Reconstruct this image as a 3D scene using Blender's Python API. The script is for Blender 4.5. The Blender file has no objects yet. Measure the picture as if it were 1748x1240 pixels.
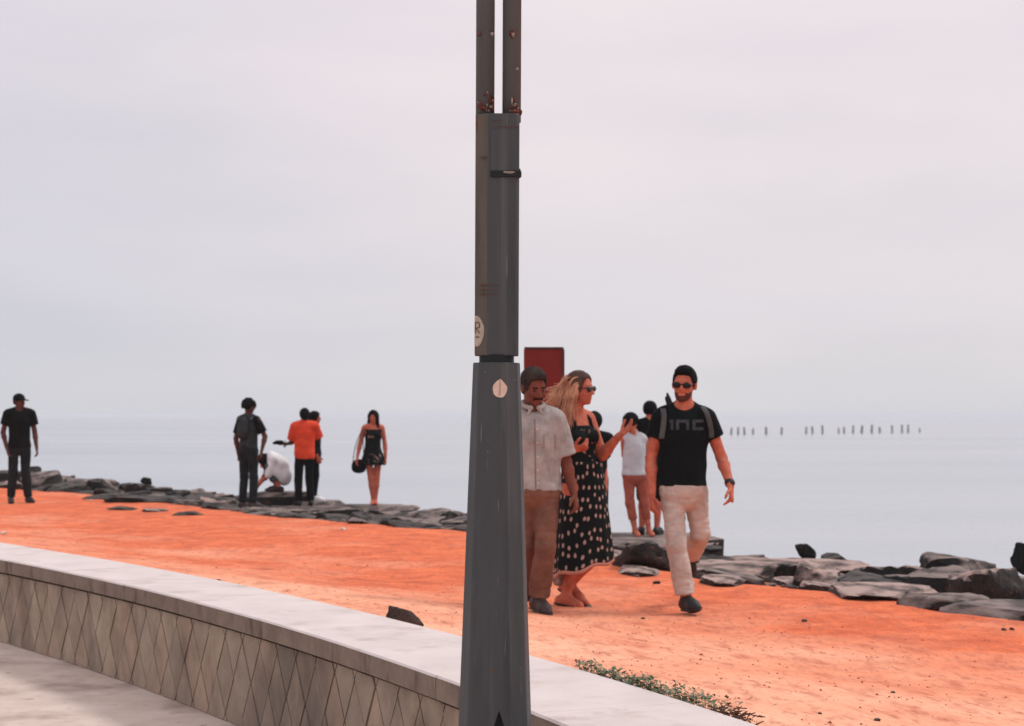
import bpy, math, random
import numpy as np
from mathutils import Vector, noise as mnoise

random.seed(11); RNG = np.random.default_rng(11)
scene = bpy.context.scene
COL = scene.collection
R = math.radians

# ------------------------------------------------------------------ camera, sky, sun, exposure
CAMZ = 1.60; FPX = 3000.0; HORIZON = 710.0; CX = 874.0
cam_d = bpy.data.cameras.new('camera'); cam = bpy.data.objects.new('camera', cam_d); COL.objects.link(cam)
cam.location = (0, 0, CAMZ); cam.rotation_euler = (R(90), 0, 0)
cam_d.sensor_width = 36.0; cam_d.lens = 36.0 * FPX / 1748.0
cam_d.shift_y = 90.0 / 1748.0
cam_d.clip_start = 0.1; cam_d.clip_end = 60000
cam_d.dof.use_dof = True; cam_d.dof.focus_distance = 6.3; cam_d.dof.aperture_fstop = 6.3
scene.camera = cam

SUN_DIR = Vector((0.62, 0.30, 0.80)).normalized()          # towards the sun
sun_d = bpy.data.lights.new('sun', 'SUN'); sun = bpy.data.objects.new('sun', sun_d); COL.objects.link(sun)
sun_d.energy = 1.5; sun_d.angle = R(10); sun_d.color = (1.0, 0.95, 0.90)
sun.rotation_euler = SUN_DIR.to_track_quat('Z', 'Y').to_euler()

world = bpy.data.worlds.new('World'); scene.world = world; world.use_nodes = True
nt = world.node_tree; nt.nodes.clear()
def wn(t, **kw):
    n = nt.nodes.new(t)
    for k, v in kw.items(): setattr(n, k, v)
    return n
out = wn('ShaderNodeOutputWorld'); bg = wn('ShaderNodeBackground'); bg.inputs['Strength'].default_value = 0.1
nt.links.new(bg.outputs[0], out.inputs[0])
sky = wn('ShaderNodeTexSky', sky_type='NISHITA', sun_disc=False)
sky.sun_elevation = math.asin(SUN_DIR.z); sky.sun_rotation = math.atan2(SUN_DIR.x, SUN_DIR.y)
sky.dust_density = 4.0
tc = wn('ShaderNodeTexCoord'); sep = wn('ShaderNodeSeparateXYZ'); nt.links.new(tc.outputs['Generated'], sep.inputs[0])
ramp = wn('ShaderNodeValToRGB'); nt.links.new(sep.outputs['Z'], ramp.inputs[0])
el = ramp.color_ramp.elements
el[0].position = 0.0; el[0].color = (0.630, 0.625, 0.660, 1)
el[1].position = 1.0; el[1].color = (0.90, 0.83, 0.86, 1)
for p, c in ((0.07, (0.690, 0.662, 0.712)), (0.16, (0.735, 0.682, 0.728)), (0.26, (0.80, 0.725, 0.77)), (0.5, (0.86, 0.79, 0.83))):
    e = el.new(p); e.color = (*c, 1)
# soft cloud layers: stretched noise on the view direction
mp = wn('ShaderNodeMapping'); mp.inputs['Scale'].default_value = (2.2, 2.2, 9.0); mp.inputs['Location'].default_value = (3.1, 0.4, 0.9)
nt.links.new(tc.outputs['Generated'], mp.inputs[0])
nz = wn('ShaderNodeTexNoise'); nz.inputs['Scale'].default_value = 1.6; nz.inputs['Detail'].default_value = 5; nz.inputs['Roughness'].default_value = 0.5
nt.links.new(mp.outputs[0], nz.inputs['Vector'])
cr = wn('ShaderNodeValToRGB'); nt.links.new(nz.outputs['Fac'], cr.inputs[0])
cr.color_ramp.elements[0].position = 0.30; cr.color_ramp.elements[0].color = (0.915, 0.935, 0.955, 1)
cr.color_ramp.elements[1].position = 0.66; cr.color_ramp.elements[1].color = (1.035, 1.025, 1.02, 1)
mul = wn('ShaderNodeMix', data_type='RGBA', blend_type='MULTIPLY'); mul.inputs['Factor'].default_value = 1.0
nt.links.new(ramp.outputs[0], mul.inputs[6]); nt.links.new(cr.outputs[0], mul.inputs[7])
mb_ = wn('ShaderNodeMapRange', interpolation_type='SMOOTHSTEP'); mb_.inputs['From Min'].default_value = -.34; mb_.inputs['From Max'].default_value = .06
nt.links.new(sep.outputs['X'], mb_.inputs['Value'])
cb = wn('ShaderNodeMix', data_type='RGBA'); cb.inputs[6].default_value = (.885, .912, .928, 1); cb.inputs[7].default_value = (1.03, 1.015, .988, 1); nt.links.new(mb_.outputs[0], cb.inputs['Factor'])
mul2 = wn('ShaderNodeMix', data_type='RGBA', blend_type='MULTIPLY'); mul2.inputs['Factor'].default_value = 1.0
nt.links.new(mul.outputs[2], mul2.inputs[6]); nt.links.new(cb.outputs[2], mul2.inputs[7])
vm = wn('ShaderNodeVectorMath', operation='SCALE'); vm.inputs['Scale'].default_value = 11.2     # Background strength is 0.1
nt.links.new(mul2.outputs[2], vm.inputs[0])
mx = wn('ShaderNodeMix', data_type='RGBA'); mx.inputs['Factor'].default_value = 0.96           # thick overcast over the clear sky
nt.links.new(sky.outputs[0], mx.inputs[6]); nt.links.new(vm.outputs[0], mx.inputs[7])
nt.links.new(mx.outputs[2], bg.inputs['Color'])

scene.view_settings.view_transform = 'Standard'; scene.view_settings.look = 'None'
scene.view_settings.exposure = 0.0; scene.view_settings.gamma = 1.0
scene.render.engine = 'CYCLES'
scene.cycles.use_denoising = True; scene.cycles.volume_bounces = 2

# ------------------------------------------------------------------ helpers
def px(x, y, D):
    """point at distance D (metres in front of the viewer) seen at photograph position x, y"""
    return np.array([(x - CX) / FPX * D, D, CAMZ - (y - HORIZON) / FPX * D])

def srgb(r, g, b):
    f = lambda c: (c / 255 / 12.92) if c <= 10 else ((c / 255 + .055) / 1.055) ** 2.4
    return (f(r), f(g), f(b))

def tag(o, label=None, cat=None, group=None, kind=None):
    if label: o['label'] = label
    if cat: o['category'] = cat
    if group: o['group'] = group
    if kind: o['kind'] = kind
    return o

def mesh_obj(name, V, Fc, mat=None, parent=None, smooth=True):
    me = bpy.data.meshes.new(name)
    V = np.asarray(V, np.float32)
    if isinstance(Fc, np.ndarray) and len(Fc):
        n, k = Fc.shape
        me.vertices.add(len(V)); me.vertices.foreach_set('co', V.ravel())
        me.loops.add(n * k); me.loops.foreach_set('vertex_index', Fc.astype(np.int32).ravel())
        me.polygons.add(n); me.polygons.foreach_set('loop_start', np.arange(0, n * k, k, dtype=np.int32))
        me.update(calc_edges=True)
    else:
        me.from_pydata([tuple(map(float, v)) for v in V], [], [tuple(map(int, f)) for f in Fc])
    me.validate()
    if smooth and len(me.polygons): me.polygons.foreach_set('use_smooth', np.ones(len(me.polygons), bool))
    o = bpy.data.objects.new(name, me); COL.objects.link(o)
    if mat: me.materials.append(mat)
    if parent: o.parent = parent
    return o

def empty(name, loc=(0, 0, 0), rz=0):
    o = bpy.data.objects.new(name, None); COL.objects.link(o)
    o.location = loc; o.rotation_euler = (0, 0, rz); o.empty_display_size = 0.2
    return o

# value noise on numpy points
def _hash(i, j, k):
    n = (i * 374761393 + j * 668265263 + k * 2147483647 + 1013904223) & 0xFFFFFFFF
    n = ((n ^ (n >> 13)) * 1274126177) & 0xFFFFFFFF
    n = (n ^ (n >> 16)) & 0xFFFF
    return n.astype(np.float64) / 65535.0 * 2 - 1
def vnoise(P, f=1.0, off=0.0):
    P = np.asarray(P, np.float64) * f + off + 1000.0
    I = np.floor(P).astype(np.int64); T = P - I; T = T * T * (3 - 2 * T)
    r = 0
    for a in (0, 1):
        for b in (0, 1):
            for c in (0, 1):
                w = (T[:, 0] if a else 1 - T[:, 0]) * (T[:, 1] if b else 1 - T[:, 1]) * (T[:, 2] if c else 1 - T[:, 2])
                r = r + w * _hash(I[:, 0] + a, I[:, 1] + b, I[:, 2] + c)
    return r
def fbm(P, f=1.0, oct=4, off=0.0):
    r = 0; a = 1.0
    for k in range(oct):
        r = r + a * vnoise(P, f * 2 ** k, off + 17.3 * k); a *= .5
    return r

# ------------------------------------------------------------------ materials
def material(name, col, rough=0.7, var=0.25, vscale=6.0, bump=0.0, bscale=40.0, col2=None, metal=0.0, spec=0.5, stretch=None, detail=6.0):
    m = bpy.data.materials.new(name); m.use_nodes = True
    t = m.node_tree; b = t.nodes['Principled BSDF']
    b.inputs['Roughness'].default_value = rough; b.inputs['Metallic'].default_value = metal
    b.inputs['Specular IOR Level'].default_value = spec
    c = t.nodes.new('ShaderNodeTexCoord'); mpn = t.nodes.new('ShaderNodeMapping'); t.links.new(c.outputs['Object'], mpn.inputs[0])
    if stretch: mpn.inputs['Scale'].default_value = stretch
    n = t.nodes.new('ShaderNodeTexNoise'); n.inputs['Scale'].default_value = vscale; n.inputs['Detail'].default_value = detail; n.inputs['Roughness'].default_value = .62
    t.links.new(mpn.outputs[0], n.inputs['Vector'])
    r = t.nodes.new('ShaderNodeValToRGB'); t.links.new(n.outputs['Fac'], r.inputs[0])
    r.color_ramp.elements[0].position = .3; r.color_ramp.elements[1].position = .7
    c2 = col2 or tuple(min(1, x * (1 + var)) for x in col)
    r.color_ramp.elements[0].color = (*[x * (1 - var) for x in col], 1) if not col2 else (*col, 1)
    r.color_ramp.elements[1].color = (*c2, 1)
    t.links.new(r.outputs[0], b.inputs['Base Color'])
    if bump:
        n2 = t.nodes.new('ShaderNodeTexNoise'); n2.inputs['Scale'].default_value = bscale; n2.inputs['Detail'].default_value = 6
        t.links.new(mpn.outputs[0], n2.inputs['Vector'])
        bp = t.nodes.new('ShaderNodeBump'); bp.inputs['Strength'].default_value = bump; bp.inputs['Distance'].default_value = .02
        t.links.new(n2.outputs['Fac'], bp.inputs['Height']); t.links.new(bp.outputs[0], b.inputs['Normal'])
    m['rampnode'] = r.name
    return m
def nodes_of(m): return m.node_tree, m.node_tree.nodes['Principled BSDF'], m.node_tree.nodes[m['rampnode']]

def layer_noise(m, col, scale, lo, hi, stretch=(1, 1, 1), fac=1.0, coord='Object', detail=5.0, loc=(0, 0, 0)):
    """mix a second colour over the present base colour through a thresholded noise"""
    t, b, _ = nodes_of(m)
    src = b.inputs['Base Color'].links[0].from_socket
    c = t.nodes.new('ShaderNodeTexCoord'); mpn = t.nodes.new('ShaderNodeMapping'); t.links.new(c.outputs[coord], mpn.inputs[0])
    mpn.inputs['Scale'].default_value = stretch; mpn.inputs['Location'].default_value = loc
    n = t.nodes.new('ShaderNodeTexNoise'); n.inputs['Scale'].default_value = scale; n.inputs['Detail'].default_value = detail; n.inputs['Roughness'].default_value = .6
    t.links.new(mpn.outputs[0], n.inputs['Vector'])
    mr = t.nodes.new('ShaderNodeMapRange'); mr.inputs['From Min'].default_value = lo; mr.inputs['From Max'].default_value = hi
    mr.inputs['To Max'].default_value = fac; t.links.new(n.outputs['Fac'], mr.inputs['Value'])
    mixn = t.nodes.new('ShaderNodeMix'); mixn.data_type = 'RGBA'
    t.links.new(mr.outputs[0], mixn.inputs['Factor']); t.links.new(src, mixn.inputs[6]); mixn.inputs[7].default_value = (*col, 1)
    t.links.new(mixn.outputs[2], b.inputs['Base Color'])
    return mr, mixn

# ------------------------------------------------------------------ plan of the place
WALLH = 0.595; COPE = 0.098; SAND = 0.17; SEA = -2.0
def wall_x(d): return -0.02517061 * d * d - 0.1131768 * d + 1.67479878
WD = np.concatenate([np.linspace(2.2, 12.4, 52), np.linspace(12.4, 24, 24)[1:]])[::-1]      # far to near
WF = []
for d in WD:
    if d <= 12.6: WF.append((wall_x(d), d))
    else:
        s = -0.74; WF.append((wall_x(12.6) + s * (d - 12.6), d))
WF = np.array(WF)                        # front face line of the wall, far left to near right
def tangents(P):
    T = np.gradient(P, axis=0); return T / np.linalg.norm(T, axis=1)[:, None]
WT = tangents(WF); WN = np.c_[WT[:, 1] * -1, WT[:, 0]]          # towards the sea
if (WN[:, 1] < 0).mean() > .5: WN = -WN
WTHICK = 0.545
WB = WF + WN * WTHICK
RB = np.array([(-38, 67), (-10.2, 34.9), (-7.9, 32.26), (-5.4, 28.22), (-3.86, 25.54), (-2.14, 23.44), (-.61, 21.67), (.94, 17.02),
               (1.66, 15.32), (2.27, 14.64), (2.7, 14.07), (3.1, 12.81), (3.55, 12.19), (6.2, 7.4), (16, -9)])
def sdist(P, L):
    """signed distance of points to polyline, positive towards the sea"""
    best = np.full(len(P), 1e9); sg = np.zeros(len(P))
    for a, b in zip(L[:-1], L[1:]):
        ab = b - a; t = np.clip(((P - a) @ ab) / (ab @ ab), 0, 1)
        q = P - (a + t[:, None] * ab); d = np.hypot(q[:, 0], q[:, 1])
        cr_ = ab[0] * (P[:, 1] - a[1]) - ab[1] * (P[:, 0] - a[0])
        up = d < best; best = np.where(up, d, best); sg = np.where(up, np.sign(cr_), sg)
    return best * sg
WMID = WF + WN * WTHICK * .5
def terrain(P):
    P = np.atleast_2d(np.asarray(P, float))[:, :2]
    dw = sdist(P, WMID) - WTHICK * .5; dr = sdist(P, RB)
    P3 = np.c_[P, np.zeros(len(P))]
    z = SAND + .32 * np.exp(-(np.clip(dw, 0, 99) / 2.0) ** 2)
    z = z + .012 * fbm(P3, 1.1, 3) * np.clip(dw * 1.5, 0, 1) + .006 * vnoise(P3, 4.5) * np.clip(dw, 0, 1)
    left = np.clip((-P[:, 0] - 4) / 5, 0, 1)
    z = np.where(dr > 0, z - .10 * np.clip(dr / .8, 0, 1) - .11 * np.clip(dr - .8, 0, 2.8) + left * .15 * np.clip((dr - .8) / 1.5, 0, 1), z)
    z = np.where(dr > 3.6, z - (dr - 3.6) * .55, z)
    z = np.where(dw < -.15, -.15, z)
    return np.maximum(z, SEA - 1.0), dw, dr
_gx = np.linspace(-40, 26, 661); _gy = np.linspace(3, 70, 671)
_A, _B = np.meshgrid(_gx, _gy); _TZ, _TW, _TR = (q.reshape(_A.shape) for q in terrain(np.c_[_A.ravel(), _B.ravel()]))
def tlook(T, x, y):
    a = min(max((x + 40) / .1, 0), 659.99); b = min(max((y - 3) / .1, 0), 669.99); i, j = int(a), int(b); u, v = a - i, b - j
    return float(T[j, i] * (1 - u) * (1 - v) + T[j, i + 1] * u * (1 - v) + T[j + 1, i] * (1 - u) * v + T[j + 1, i + 1] * u * v)
def tz(x, y): return tlook(_TZ, x, y)
def ground_at(x, y, z=None):
    """where the sight line through photograph position x, y meets the sand"""
    D = 12.0
    for _ in range(40):
        zz = tz((x - CX) / FPX * D, D) if z is None else z
        D = .5 * D + .5 * (CAMZ - zz) * FPX / (y - HORIZON)
    return np.array([(x - CX) / FPX * D, D, zz])

# ------------------------------------------------------------------ setting: sand, sea, pavement
xs = np.unique(np.concatenate([np.linspace(-60, -13, 60), np.linspace(-13, 6, 330), np.linspace(6, 50, 60)]))
ys = np.concatenate([np.linspace(-12, 3, 20)[:-1], np.geomspace(3, 80, 430)])
XX, YY = np.meshgrid(xs, ys); P = np.c_[XX.ravel(), YY.ravel()]
Z, DW, DR = terrain(P)
V = np.c_[P, Z]
nx, ny = len(xs), len(ys)
i = np.arange(ny - 1)[:, None] * nx + np.arange(nx - 1)[None]
Fq = np.stack([i, i + 1, i + nx + 1, i + nx], -1).reshape(-1, 4)
keep = (DW[Fq].max(1) > -1.2)
Fq = Fq[keep]
used = np.unique(Fq); remap = -np.ones(len(V), int); remap[used] = np.arange(len(used))
V = V[used]; Fq = remap[Fq]; DWu, DRu = DW[used], DR[used]

M_sand = material('red_sand', (.56, .118, .052), rough=.95, vscale=3.4, col2=(.87, .228, .098), bump=.7, bscale=15, spec=.1, detail=9)
mrs, mxs = layer_noise(M_sand, (.90, .48, .315), .55, .38, .62, stretch=(1, 1, 1), fac=.9, detail=7)
layer_noise(M_sand, (.44, .100, .058), 4.0, .52, .68, stretch=(1.5, .5, 1), fac=.55, detail=8)
layer_noise(M_sand, (.95, .55, .38), 38.0, .60, .72, stretch=(1.6, .6, 1), fac=.5, detail=5, loc=(2, 9, 0))
layer_noise(M_sand, (.34, .09, .06), 26.0, .60, .74, stretch=(1.6, .6, 1), fac=.6, detail=4)
layer_noise(M_sand, (.42, .12, .08), 12.0, .52, .70, stretch=(1.7, .55, 1), fac=.65, detail=8, loc=(5, 3, 0))
# the pale dry sand lies near the wall, the redder soil towards the rocks; stony soil under the rocks
t, b, _ = nodes_of(M_sand)
at = t.nodes.new('ShaderNodeAttribute'); at.attribute_name = 'dry'
ad = t.nodes.new('ShaderNodeMath'); ad.operation = 'MULTIPLY_ADD'; ad.inputs[1].default_value = .44; t.links.new(at.outputs['Fac'], ad.inputs[0])
t.links.new(mrs.inputs['Value'].links[0].from_socket, ad.inputs[2]); t.links.new(ad.outputs[0], mrs.inputs['Value'])
mrs.inputs['From Min'].default_value = .52; mrs.inputs['From Max'].default_value = .98; mrs.inputs['To Max'].default_value = 1.0
at2 = t.nodes.new('ShaderNodeAttribute'); at2.attribute_name = 'stony'
src = b.inputs['Base Color'].links[0].from_socket
nn = t.nodes.new('ShaderNodeTexNoise'); nn.inputs['Scale'].default_value = 3.0; nn.inputs['Detail'].default_value = 7
tcn = t.nodes.new('ShaderNodeTexCoord'); t.links.new(tcn.outputs['Object'], nn.inputs['Vector'])
ma = t.nodes.new('ShaderNodeMath'); ma.operation = 'MULTIPLY_ADD'; ma.inputs[1].default_value = .9; ma.inputs[2].default_value = -.45
t.links.new(nn.outputs['Fac'], ma.inputs[0])
mb = t.nodes.new('ShaderNodeMath'); mb.operation = 'ADD'; mb.use_clamp = True; t.links.new(ma.outputs[0], mb.inputs[0]); t.links.new(at2.outputs['Fac'], mb.inputs[1])
mm = t.nodes.new('ShaderNodeMix'); mm.data_type = 'RGBA'; t.links.new(mb.outputs[0], mm.inputs['Factor']); t.links.new(src, mm.inputs[6]); mm.inputs[7].default_value = (.16, .11, .095, 1)
t.links.new(mm.outputs[2], b.inputs['Base Color'])

sand = mesh_obj('sand', V, Fq, M_sand); tag(sand, kind='structure')
a = sand.data.attributes.new('dry', 'FLOAT', 'POINT'); a.data.foreach_set('value', np.clip(.62 * np.clip(1 - np.clip(DWu, 0, 99) / 4.4, 0, 1) + .5 * np.clip((14.5 - V[:, 1]) / 8, 0, 1), 0, 1).astype(np.float32))
a = sand.data.attributes.new('stony', 'FLOAT', 'POINT'); a.data.foreach_set('value', (np.clip((DRu - .1) / 1.3, 0, 1) * 1.2 - .25).clip(-.6, 1).astype(np.float32))

# sea
M_sea = bpy.data.materials.new('sea_water'); M_sea.use_nodes = True
t = M_sea.node_tree; b = t.nodes['Principled BSDF']
b.inputs['Base Color'].default_value = (.36, .38, .41, 1); b.inputs['Roughness'].default_value = .16; b.inputs['IOR'].default_value = 1.333
c = t.nodes.new('ShaderNodeTexCoord')
mpn = t.nodes.new('ShaderNodeMapping'); mpn.inputs['Scale'].default_value = (.35, 1.0, 1.0); t.links.new(c.outputs['Object'], mpn.inputs[0])
n1 = t.nodes.new('ShaderNodeTexNoise'); n1.inputs['Scale'].default_value = .8; n1.inputs['Detail'].default_value = 6; t.links.new(mpn.outputs[0], n1.inputs['Vector'])
bp = t.nodes.new('ShaderNodeBump'); bp.inputs['Strength'].default_value = .35; bp.inputs['Distance'].default_value = .12
t.links.new(n1.outputs['Fac'], bp.inputs['Height']); t.links.new(bp.outputs[0], b.inputs['Normal'])
mp2 = t.nodes.new('ShaderNodeMapping'); mp2.inputs['Scale'].default_value = (.006, .035, 1); t.links.new(c.outputs['Object'], mp2.inputs[0])
n2 = t.nodes.new('ShaderNodeTexNoise'); n2.inputs['Scale'].default_value = 1.0; n2.inputs['Detail'].default_value = 8; t.links.new(mp2.outputs[0], n2.inputs['Vector'])
cr2 = t.nodes.new('ShaderNodeValToRGB'); t.links.new(n2.outputs['Fac'], cr2.inputs[0])
cr2.color_ramp.elements[0].position = .3; cr2.color_ramp.elements[0].color = (.24, .295, .345, 1)
cr2.color_ramp.elements[1].position = .7; cr2.color_ramp.elements[1].color = (.42, .452, .488, 1)
t.links.new(cr2.outputs[0], b.inputs['Base Color'])
S = 26000
seao = mesh_obj('sea', [(-S, -10, SEA), (S, -10, SEA), (S, S, SEA), (-S, S, SEA)], [(0, 1, 2, 3)], M_sea, smooth=False)
tag(seao, kind='structure')

# pavement on the viewer's side of the wall
M_pave = material('pavement_stone', srgb(194, 174, 162), rough=.8, vscale=2.2, col2=srgb(218, 202, 192), bump=.15, bscale=30, spec=.3, stretch=(1, 1, 1))
layer_noise(M_pave, srgb(120, 92, 80), 1.7, .50, .72, stretch=(1.0, 1.0, 1), fac=.75, detail=8)
layer_noise(M_pave, srgb(80, 62, 56), 9.0, .62, .74, fac=.6, detail=6)
pv = [(*p, 0.0) for p in (WF + WN * .1)]
pl = [(-40, 24, 0), (-40, -20, 0), (40, -20, 0), (40, -20, 0)]
P0 = WF + WN * .1
Vp = np.concatenate([np.c_[P0, np.zeros(len(P0))], np.c_[P0 + np.array([-6, -8]) * 5, np.zeros(len(P0))]])
n = len(P0); Fp = np.array([(k, n + k, n + k + 1, k + 1) for k in range(n - 1)])
pave = mesh_obj('pavement', Vp, Fp, M_pave, smooth=False); tag(pave, kind='structure')

# ------------------------------------------------------------------ seat wall
M_cope = material('coping_granite', srgb(204, 193, 189), rough=.65, var=.05, vscale=3, bump=.08, bscale=60, spec=.35, col2=srgb(222, 211, 207))
layer_noise(M_cope, srgb(170, 152, 142), 4.0, .54, .72, stretch=(1, 1, 1), fac=.6, detail=8)
layer_noise(M_cope, srgb(150, 130, 120), 24.0, .66, .76, fac=.5, detail=5)
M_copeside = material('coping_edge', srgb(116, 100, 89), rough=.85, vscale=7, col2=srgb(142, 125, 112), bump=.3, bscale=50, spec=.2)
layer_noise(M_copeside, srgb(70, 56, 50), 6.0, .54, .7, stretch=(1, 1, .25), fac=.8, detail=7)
M_core = material('wall_mortar', srgb(66, 52, 46), rough=.95, var=.2, bump=.3)
M_tiles = []
for k, c in enumerate([(158, 141, 124), (165, 147, 130), (149, 133, 118), (160, 139, 122), (153, 137, 122)]):
    m = material('facing_tile_%d' % k, srgb(*[v * .92 for v in c]), rough=.85, vscale=5, col2=srgb(*[min(255, v * 1.10) for v in c]), bump=.18, bscale=45, spec=.2)
    layer_noise(m, srgb(90, 74, 66), 3.2, .5, .75, stretch=(1, 1, .5), fac=.7, detail=8)
    layer_noise(m, srgb(70, 68, 65), .8, .54, .68, stretch=(.8, .8, .5), fac=.8, detail=5)
    M_tiles.append(m)

wall = empty('seat_wall', (float(WF[40, 0]), float(WF[40, 1]), 0))
tag(wall, 'low curved stone seat wall with pale coping and diamond facing tiles beside red sand', 'wall')
WO = np.array([WF[40, 0], WF[40, 1], 0.0])
# arc length along the front
seg = np.r_[0, np.cumsum(np.hypot(*np.diff(WF, axis=0).T))]
def wall_pt(s, off=0.0, z=0.0):
    x = np.interp(s, seg, WF[:, 0]); y = np.interp(s, seg, WF[:, 1])
    nxn = np.interp(s, seg, WN[:, 0]); nyn = np.interp(s, seg, WN[:, 1])
    return np.array([x + nxn * off, y + nyn * off, z]) - WO
def strip_block(name, s0, s1, o0, o1, z0, z1, mats, parent, side_slots=None, step=.12, jitter=0, ch=0.0):
    n = max(2, int((s1 - s0) / step) + 1); ss = np.linspace(s0, s1, n); V = []; Fa = []
    prof = [(o0, z0), (o1, z0), (o1, z1), (o0 + ch, z1), (o0, z1 - ch)] if ch else [(o0, z0), (o1, z0), (o1, z1), (o0, z1)]
    k = len(prof)
    for s in ss:
        for (o, z) in prof: V.append(wall_pt(s, o, z))
    for q in range(n - 1):
        for e in range(k): Fa.append((q * k + e, q * k + (e + 1) % k, (q + 1) * k + (e + 1) % k, (q + 1) * k + e))
    Fa.append(tuple(range(k - 1, -1, -1))); Fa.append(tuple((n - 1) * k + e for e in range(k)))
    o = mesh_obj(name, V, Fa, None, parent, smooth=False)
    for m in mats: o.data.materials.append(m)
    if len(mats) > 1:
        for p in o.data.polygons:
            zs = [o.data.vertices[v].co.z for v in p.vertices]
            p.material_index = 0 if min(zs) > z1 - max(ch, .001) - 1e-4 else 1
    import bmesh
    bm = bmesh.new(); bm.from_mesh(o.data); bmesh.ops.recalc_face_normals(bm, faces=bm.faces); bm.to_mesh(o.data); bm.free()
    return o
SL = seg[-1]
strip_block('core', 0.0, SL, .022, WTHICK - .03, -.1, WALLH - COPE - .002, [M_core], wall)
# coping slabs, each a stone of its own
s = 0.0; kk = 0
while s < SL - .3:
    L = 1.05 + RNG.uniform(-.12, .12); e = min(SL, s + L)
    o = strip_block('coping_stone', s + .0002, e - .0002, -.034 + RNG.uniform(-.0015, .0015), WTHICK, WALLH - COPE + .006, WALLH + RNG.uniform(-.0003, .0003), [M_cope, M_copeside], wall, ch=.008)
    s = e; kk += 1
# diamond facing tiles
DWID, DHEI = .245, .40
zlo, zhi = 0.004, WALLH - COPE + .002
def clip_poly(poly, a, b, c):     # keep a*x+b*y<=c
    outp = []
    for i in range(len(poly)):
        p, q = poly[i], poly[(i + 1) % len(poly)]
        dp = a * p[0] + b * p[1] - c; dq = a * q[0] + b * q[1] - c
        if dp <= 0: outp.append(p)
        if (dp < 0 < dq) or (dq < 0 < dp):
            tt = dp / (dp - dq); outp.append((p[0] + tt * (q[0] - p[0]), p[1] + tt * (q[1] - p[1])))
    return outp
g = .0042
row = 0
for r_ in range(-1, 5):
    zc = zhi - .055 - .5 * DHEI + (1 - r_) * DHEI * .5
    off = (r_ % 2) * DWID * .5
    for c_ in range(int(SL / DWID) + 1):
        sc = c_ * DWID + off
        if not (.2 < sc < SL - .2): continue
        if sc < seg[0] + 4.0: continue
        hw, hh_ = DWID / 2 - g * 1.4, DHEI / 2 - g * 2.2
        poly = [(sc - hw, zc), (sc, zc - hh_), (sc + hw, zc), (sc, zc + hh_)]
        poly = clip_poly(poly, 0, 1, zhi - .015); poly = clip_poly(poly, 0, -1, -zlo)
        if len(poly) < 3: continue
        area = abs(sum(poly[i][0] * poly[(i + 1) % len(poly)][1] - poly[(i + 1) % len(poly)][0] * poly[i][1] for i in range(len(poly)))) / 2
        if area < .00012: continue
        pr = RNG.uniform(-.0015, .0035); tl = RNG.uniform(-.012, .012)
        n = len(poly); cx_ = sum(p[0] for p in poly) / n
        Vt = [wall_pt(p[0], -pr - tl * (p[0] - cx_), p[1]) for p in poly] + [wall_pt(p[0], .03, p[1]) for p in poly]
        Ft = [tuple(range(n))] + [(i, n + i, n + (i + 1) % n, (i + 1) % n) for i in range(n)]
        o = mesh_obj('tile', Vt, Ft, M_tiles[int(RNG.integers(0, 5))], wall, smooth=False)
# far end of the wall beyond the frame keeps plain facing slabs
o = strip_block('facing_slab', 0.05, 4.0 - .13, 0.001, .02, .004, zhi - .01, [M_tiles[0]], wall)

# ------------------------------------------------------------------ lamp post
M_pole = material('grey_pole_paint', srgb(72, 73, 74), rough=.55, vscale=9, var=.12, bump=.05, bscale=70, spec=.25, stretch=(1, 1, .22))
layer_noise(M_pole, srgb(92, 82, 74), 7.0, .60, .80, stretch=(1, 1, .3), fac=.45, detail=8)
layer_noise(M_pole, srgb(40, 45, 47), 5.0, .50, .75, stretch=(2, 2, .18), fac=.7, detail=6, loc=(3, 1, 4))
layer_noise(M_pole, srgb(105, 60, 42), 22.0, .70, .74, stretch=(.6, .6, 2.2), fac=.7, detail=5, loc=(1, 5, 2))
layer_noise(M_pole, srgb(104, 104, 102), 4.0, .56, .74, stretch=(5, 5, .10), fac=.55, detail=7, loc=(2, 8, 1))
layer_noise(M_pole, srgb(138, 136, 132), 34.0, .66, .72, stretch=(3.5, 3.5, .12), fac=.5, detail=3, loc=(6, 1, 3))
layer_noise(M_pole, srgb(150, 148, 146), 60.0, .73, .76, stretch=(1, 1, .6), fac=.5, detail=3, loc=(7, 2, 5))
M_tube = material('grey_tube_paint', srgb(92, 92, 92), rough=.6, vscale=9, var=.15, bump=.05, bscale=70, spec=.25, stretch=(1, 1, .22))
layer_noise(M_tube, srgb(62, 64, 65), 5.0, .50, .75, stretch=(2, 2, .18), fac=.7, detail=6, loc=(3, 1, 4))
M_neck = material('pole_joint_dark', srgb(26, 32, 34), rough=.6, var=.2, spec=.3)
M_rust = material('flaking_rust', srgb(70, 30, 22), rough=.95, vscale=90, col2=srgb(140, 82, 66), bump=.6, bscale=90, spec=.1)
M_streak = material('rust_stain', srgb(66, 46, 38), rough=.8, vscale=40, col2=srgb(96, 64, 52))
M_pale = material('old_weld_putty', srgb(150, 136, 124), rough=.9, vscale=90, var=.25, bump=.3)
M_hole = material('pole_inside', srgb(26, 28, 28), rough=.9, var=.2)
M_stick = material('weathered_sticker_paper', srgb(164, 148, 134), rough=.8, vscale=60, col2=srgb(190, 176, 160), bump=.1, spec=.2)
M_stick2 = material('leaf_sticker_paper', srgb(206, 172, 152), rough=.8, vscale=55, col2=srgb(228, 202, 184), spec=.2)
M_stickink = material('sticker_ink', srgb(120, 78, 62), rough=.8, var=.2)

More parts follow.
